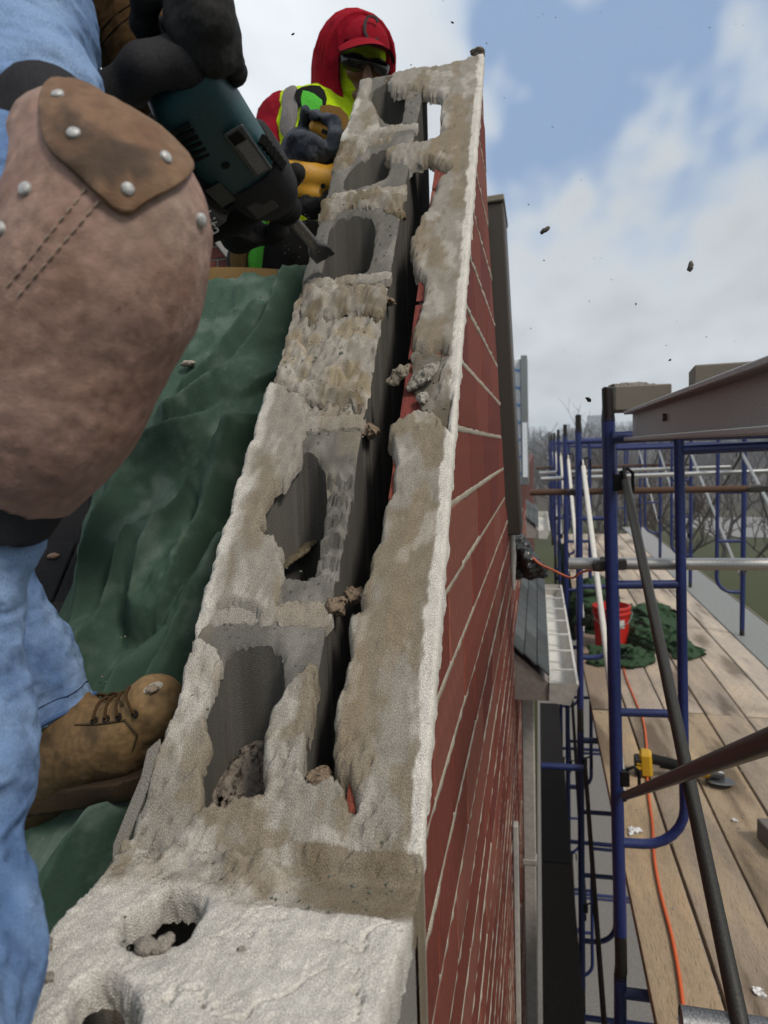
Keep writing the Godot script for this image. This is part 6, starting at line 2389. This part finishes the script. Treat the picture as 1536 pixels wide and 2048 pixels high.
	vest.chain([sl + Vector3(0.03, 0, 0), chest + Vector3(0, 0.10, 0), sr - Vector3(0.03, 0, 0)], [0.074, 0.10, 0.074])
	vest.chain([chest + Vector3(0, 0.06, 0), chest, at(600, 430, 2.06), pelvis], [0.13, 0.145, 0.135, 0.142])
	nets(g, vest, 0.009)
	var vs := part("vest", g.mesh(M.cloth), o)
	var sheets := [
		["reflective_band", [568, 186, 590, 174, 598, 200, 592, 250, 576, 276, 562, 262, 566, 220], Color(0.22, 0.21, 0.21)],
		["shoulder_pad", [592, 186, 640, 178, 650, 214, 622, 222, 600, 216], Color(0.012, 0.012, 0.013)],
		["green_strap", [608, 190, 642, 208, 638, 250, 609, 244], Color(0.10, 0.50, 0.055)],
		["tan_pouch", [642, 222, 690, 238, 690, 330, 650, 300], Color(0.17, 0.095, 0.03)],
		["green_strap", [513, 448, 541, 444, 536, 546, 505, 546], Color(0.10, 0.50, 0.055)],
		["black_pouch", [543, 474, 640, 440, 640, 560, 540, 560], Color(0.014, 0.013, 0.013)],
		["tan_pouch", [482, 502, 508, 486, 505, 545, 484, 545], Color(0.14, 0.085, 0.03)],
	]
	for sh in sheets:
		g = laid(vest, sh[1], 0.001 + 0.004 * sheets.find(sh), 0.006, 3)
		for k in g.c.size():
			g.c[k] = sh[2]
		part(sh[0], g.mesh(M.cloth), vs)
	for q in [[556, 530], [583, 528], [606, 524]]:
		g = G.new()
		g.col = Color(0.25, 0.25, 0.25)
		var p := ray_on(vest, q[0], q[1])
		var n := vest.grad(p)
		var e1 := n.cross(Vector3.UP).normalized()
		var e2 := n.cross(e1)
		var ring := []
		for k in 13:
			ring.append(p + n * 0.0085 + (e1 * cos(TAU * k / 12) + e2 * sin(TAU * k / 12)) * 0.006)
		g.tube(ring, 0.0014, 6, false)
		part("eyelet", g.mesh(M.galvanised), vs)
	# trousers: kneeling on the far slope
	g = G.new()
	g.col = Color(0.035, 0.032, 0.03)
	f = field(0.04, 0.010, Vector3.ONE * 9.0)
	for s in [-1.0, 1.0]:
		var kn := pelvis + Vector3(0.13 * s + 0.05, -0.18, -0.02)
		f.chain([pelvis + Vector3(0.08 * s, 0, 0), kn, kn + Vector3(-0.02, -0.22, -0.25)], [0.10, 0.075, 0.055])
	nets(g, f, 0.014)
	part("trousers", g.mesh(M.cloth), o)
	for s in [-1.0, 1.0]:
		g = G.new()
		g.col = Color(0.05, 0.035, 0.02)
		f = field(0.02)
		var an := pelvis + Vector3(0.13 * s + 0.03, -0.42, -0.29)
		f.chain([an, an + Vector3(0.0, -0.07, 0.0), an + Vector3(0.02, -0.08, 0.15)], [0.05, 0.045, 0.04])
		nets(g, f, 0.012)
		part("boot", g.mesh(M.leather), o)
	# gloves
	var blue := Color(0.085, 0.095, 0.115)
	g = G.new()
	var c := at(632, 268, 1.71)
	f = fist(c, at(690, 292, 1.73) - at(600, 256, 1.70), at(585, 285, 1.70) - at(632, 262, 1.74), at(586, 345, 1.76), 1.22, 0.022)
	f.egg(at(600, 305, 1.72), Vector3(0.05, 0.06, 0.035))
	f.bone(at(596, 320, 1.73), at(574, 335, 1.77), 0.046, 0.05)
	nets(g, f, 0.004, func(p: Vector3) -> Color:
		return blue.lerp(Color(0.03, 0.035, 0.05), smoothstep(-0.1, 0.4, fbm(p.x * 14.0, p.y * 14.0, p.z * 14.0))))
	part("glove", g.mesh(M.cloth), o)
	g = G.new()
	g.col = blue
	f = fist(at(700, 350, 1.77), Vector3(0.3, 1, 0.2), Vector3(0.6, 0.1, -0.6), at(724, 360, 1.83), 1.1, 0.022)
	nets(g, f, 0.005)
	part("glove", g.mesh(M.cloth), o)


func build_saw() -> void:
	var o := thing("cut_off_saw", "yellow and black cordless cut off saw held by the person in the vest", "saw", at(620, 350, 1.70))
	var base := at(620, 350, 1.70)
	var yel := Color(0.60, 0.30, 0.012)
	var blk := Color(0.022, 0.022, 0.023)
	var rel := func(px: float, py: float, d: float) -> Vector3: return at(px, py, d) - base
	var g := G.new()
	g.col = yel
	var f := field(0.012, 0.0)
	f.chain([rel.call(632, 254, 1.71), rel.call(664, 268, 1.715), rel.call(704, 290, 1.72)], [0.017, 0.019, 0.017])
	f.chain([rel.call(704, 290, 1.72), rel.call(690, 318, 1.71), rel.call(668, 346, 1.70), rel.call(660, 372, 1.70)], [0.017, 0.015, 0.017, 0.022])
	f.chain([rel.call(560, 352, 1.68), rel.call(610, 358, 1.69), rel.call(668, 368, 1.70)], [0.036, 0.042, 0.036])
	f.chain([rel.call(572, 376, 1.67), rel.call(634, 394, 1.68)], [0.020, 0.022])
	nets(g, f, 0.004)
	part("housing", g.mesh(M.plastic), o)
	g = G.new()
	g.col = blk
	f = field(0.012, 0.006, Vector3.ONE * 30.0)
	f.chain([rel.call(580, 398, 1.69), rel.call(625, 410, 1.69), rel.call(664, 404, 1.70)], [0.022, 0.032, 0.034])
	f.bone(rel.call(640, 330, 1.73), rel.call(676, 300, 1.73), 0.024, 0.020)
	nets(g, f, 0.004)
	part("motor", g.mesh(M.grip), o)
	for q in [[650, 264, 0.008, 0.005], [674, 276, 0.016, 0.007]]:
		g = G.new()
		g.col = blk
		var p: Vector3 = rel.call(q[0], q[1], 1.697)
		var dx: Vector3 = (at(704, 290, 1.72) - at(632, 254, 1.71)).normalized()
		var n := -at(q[0], q[1], 1.7).normalized()
		var dy := n.cross(dx).normalized()
		g.box(p, Vector3(q[2], q[3], 0.004), Basis(dx, dy, dx.cross(dy)), 0.001)
		part("switch", g.mesh(M.grip), o)
	g = G.new()
	g.col = blk
	var dx := (at(625, 362, 1.7) - at(585, 347, 1.69)).normalized()
	var n := -at(600, 350, 1.7).normalized()
	var dy := n.cross(dx).normalized()
	g.box(rel.call(600, 352, 1.653), Vector3(0.015, 0.0055, 0.003), Basis(dx, dy, dx.cross(dy)), 0.001)
	part("name_plate", g.mesh(M.plastic), o)
	g = G.new()
	g.col = Color(0.01, 0.01, 0.01)
	var sp: Vector3 = rel.call(646, 372, 1.662)
	g.tube([sp, sp + n * 0.006], 0.006, 12)
	part("screw", g.mesh(M.grip), o)
	g = G.new()
	g.col = Color(0.16, 0.16, 0.165)
	var bc: Vector3 = rel.call(712, 400, 1.73)
	g.tube([bc - n * 0.001, bc + n * 0.001], 0.075, 32)
	part("blade", g.mesh(M.dark_steel), o)


func chip(size: Vector3, sd: float, c: Color, rough := 0.35) -> ArrayMesh:
	var g := G.new()
	g.col = c
	var f := field(0.001, rough * size.y, Vector3.ONE * (0.5 / size.y))
	f.nz = nz
	f.egg(Vector3.ONE * sd * 0.0, size)
	var cell := size.y / 3.5
	nets(g, f, cell)
	var off := sd * 37.0
	for k in g.v.size():
		var q := g.v[k]
		g.v[k] = q * (1.0 + 0.35 * fbm(q.x / size.x * 1.1 + off, q.y / size.y * 1.1, q.z / size.z * 1.1))
	return g.mesh(M.mortar)


func build_fragments() -> void:
	var pale := Color(0.42, 0.39, 0.35)
	# fragments lying about
	var lying := [
		[296, 1926, 0.018, 0.553, "largest mortar fragment lying at the mouth of the upper hole", 0.03], [328, 1922, 0.016, 0.549, "second mortar fragment leaning on the largest one at the hole", 0.02],
		[92, 1925, 0.014, 0.56, "rounded mortar fragment at the left edge of the white shoulder", 0.012], [487, 1930, 0.008, 0.545, "small fragment on the white mortar in the middle of the shoulder", 0.006], [412, 1740, 0.012, 0.592, "mortar fragment sitting in the rough crack across the wall foot", 0.012],
		[100, 1985, 0.009, 0.52, "small fragment near the lower hole at left", 0.006],
	]
	for k in lying.size():
		var l: Array = lying[k]
		var p := rk(l[0], l[1])
		solo("mortar_fragment", chip(Vector3(l[2], l[2] * 0.6, l[2] * 0.75) * 0.55, k + 1.0, pale * 0.85), l[4], "mortar fragment", "", "", Vector3(p.y, top_of(p.x) + 0.010 + l[2] * 0.25, -p.x), Basis(Vector3(0.3, 1, 0.1).normalized(), k * 1.1))
	solo("mortar_fragment", chip(Vector3(0.016, 0.007, 0.012), 11.0, Color(0.5, 0.45, 0.40)), "pale mortar fragment lying on the green dust sheet beside the knee pad", "mortar fragment", "", "", on_roof(376, 727, 0.035))
	solo("mortar_fragment", chip(Vector3(0.009, 0.006, 0.008), 12.0, Color(0.36, 0.30, 0.24)), "small mortar fragment resting on the toe of the tan boot", "mortar fragment", "", "", at(304, 1378, 0.836))
	solo("mortar_fragment", chip(Vector3(0.011, 0.006, 0.009), 13.0, Color(0.40, 0.28, 0.22)), "pinkish fragment on the dark shingles by the jeans", "mortar fragment", "", "", on_roof(107, 1112, 0.012))
	# a thin sheet of mortar leaning on the inner side of the wall
	var g := G.new()
	g.col = Color(0.30, 0.29, 0.27)
	var slabpts := [[318, 1482], [320, 1500], [300, 1575], [275, 1640], [252, 1700], [245, 1740], [228, 1735], [230, 1690], [262, 1610], [285, 1555], [298, 1500]]
	var rs := []
	for e in [0.0, 0.006]:
		var r := PackedVector3Array()
		for q in slabpts:
			r.append(at(q[0], q[1], lerpf(0.655, 0.585, (q[1] - 1482.0) / 258.0)) + Vector3(-0.002, 0.0, -e))
		rs.append(r)
	g.rings(rs)
	solo("mortar_flake", g.mesh(M.mortar), "long thin grey mortar flake hanging off the inner edge near the boot", "mortar flake")
	g = G.new()
	g.col = Color(0.25, 0.24, 0.23)
	slabpts = [[208, 1806], [200, 1822], [160, 1868], [128, 1895], [112, 1890], [150, 1848], [190, 1812]]
	rs = []
	for e in [0.0, 0.006]:
		var r := PackedVector3Array()
		for q in slabpts:
			r.append(at(q[0], q[1], 0.578) + Vector3(-0.002, 0.0, -e))
		rs.append(r)
	g.rings(rs)
	solo("mortar_flake", g.mesh(M.mortar), "short grey mortar flake at the inner edge beside the white shoulder", "mortar flake")
	# fragments in flight
	var flying := [[1090, 460, 0.010, 1.4, "largest grey chip in flight against the cloud right of the gable", Color(0.16, 0.15, 0.14)], [1381, 533, 0.009, 1.4, "second chip in flight, far right in the grey sky", Color(0.22, 0.21, 0.20)], [1177, 799, 0.006, 1.3, "small dark chip in flight above the scaffold posts", Color(0.05, 0.05, 0.05)], [1340, 720, 0.0035, 1.3, "tiny chip in flight over the beam", Color(0.08, 0.08, 0.08)], [1272, 608, 0.0025, 1.3, "tiny chip in flight in the middle of the right sky", Color(0.06, 0.06, 0.06)], [905, 45, 0.003, 1.3, "tiny chip in flight above the wall top", Color(0.06, 0.06, 0.06)], [586, 68, 0.003, 1.2, "tiny chip in flight left of the red hood", Color(0.05, 0.05, 0.05)]]
	for k in flying.size():
		var l: Array = flying[k]
		solo("flying_chip", chip(Vector3(l[2], l[2] * 0.45, l[2] * 0.6), 20.0 + k, l[5]), l[4], "mortar chip", "chips in flight", "", at(l[0], l[1], l[3]), Basis(Vector3(0.4, 0.3, 1).normalized(), 0.6 + k))
	var specks := []
	for k in 260:
		var p: Vector3
		if k < 130:
			p = at(rng.randf_range(560, 1536), rng.randf_range(0, 1000), rng.randf_range(1.2, 2.6))
		else:
			p = at(610 + rng.randfn() * 80.0, 430 + rng.randfn() * 90.0, rng.randf_range(1.0, 1.3))
		specks.append([p, rng.randf_range(0.0005, 0.0013)])
	scatter("flying_dust", specks, Color(0.25, 0.23, 0.21), "fine mortar specks in the air round the chisel and the sky", "dust")
	specks = []
	while specks.size() < 420:
		var d := rng.randf_range(0.45, 1.65)
		var x := rng.randf_range(-0.80, -0.42)
		specks.append([Vector3(x, roof_y(d) + 0.028 + 0.01 * rng.randf(), -d), rng.randf_range(0.0006, 0.0022)])
	scatter("mortar_crumbs", specks, Color(0.5, 0.47, 0.43), "fine pale crumbs strewn over the green dust sheet", "crumbs")
	specks = []
	while specks.size() < 500:
		specks.append([Vector3(rng.randf_range(0.33, 1.68), -1.7485, -rng.randf_range(1.2, 8.0)), rng.randf_range(0.0015, 0.005) * (2.0 if rng.randf() < 0.05 else 1.0)])
	scatter("mortar_crumbs", specks, Color(0.6, 0.58, 0.55), "fine pale crumbs strewn over the scaffold planks", "crumbs")
	specks = []
	var cores := [rks([430, 1290, 560, 1290, 530, 1620, 400, 1640]), rks([580, 900, 660, 900, 640, 1150, 510, 1090]), rks([655, 425, 755, 425, 740, 555, 640, 555]), rks([690, 305, 785, 300, 770, 380, 685, 380]), rks([740, 165, 815, 165, 805, 252, 750, 240]), rks([252, 1830, 400, 1812, 400, 1905, 250, 1910]), rks([140, 1980, 268, 1975, 268, 2100, 120, 2100])]
	while specks.size() < 1100:
		var d := rng.randf_range(0.40, 1.65)
		var x := rng.randf_range(BLOCK_LEFT + 0.01, FACE - 0.01)
		if d > 0.62 and x > BLOCK_RIGHT - 0.01 and x < BRICK_BACK + 0.015:
			continue
		var open := false
		for q in cores:
			open = open or Geometry2D.is_point_in_polygon(Vector2(d, x), q)
		if not open:
			specks.append([Vector3(x, top_of(d) + (0.006 if d < 0.62 or x > BRICK_BACK else 0.001), -d), rng.randf_range(0.0005, 0.0016) * (2.0 if rng.randf() < 0.04 else 1.0)])
	scatter("mortar_crumbs", specks, Color(0.36, 0.42, 0.37), "fine mortar crumbs strewn over the wall top", "crumbs")


func scatter(called: String, list: Array, c: Color, label: String, cat: String) -> void:
	var g := G.new()
	g.col = c
	g.box(Vector3.ZERO, Vector3(1.0, 0.6, 0.8), Basis.IDENTITY, 0.35)
	var mm := MultiMesh.new()
	mm.transform_format = MultiMesh.TRANSFORM_3D
	mm.mesh = g.mesh(M.mortar)
	mm.instance_count = list.size()
	for k in list.size():
		var b := Basis.from_euler(Vector3(rng.randf() * TAU, rng.randf() * TAU, 0)).scaled(Vector3.ONE * list[k][1])
		mm.set_instance_transform(k, Transform3D(b, list[k][0]))
	var o := MultiMeshInstance3D.new()
	o.name = numbered(called)
	o.multimesh = mm
	add_child(o)
	tag(o, label, cat, "", "stuff")
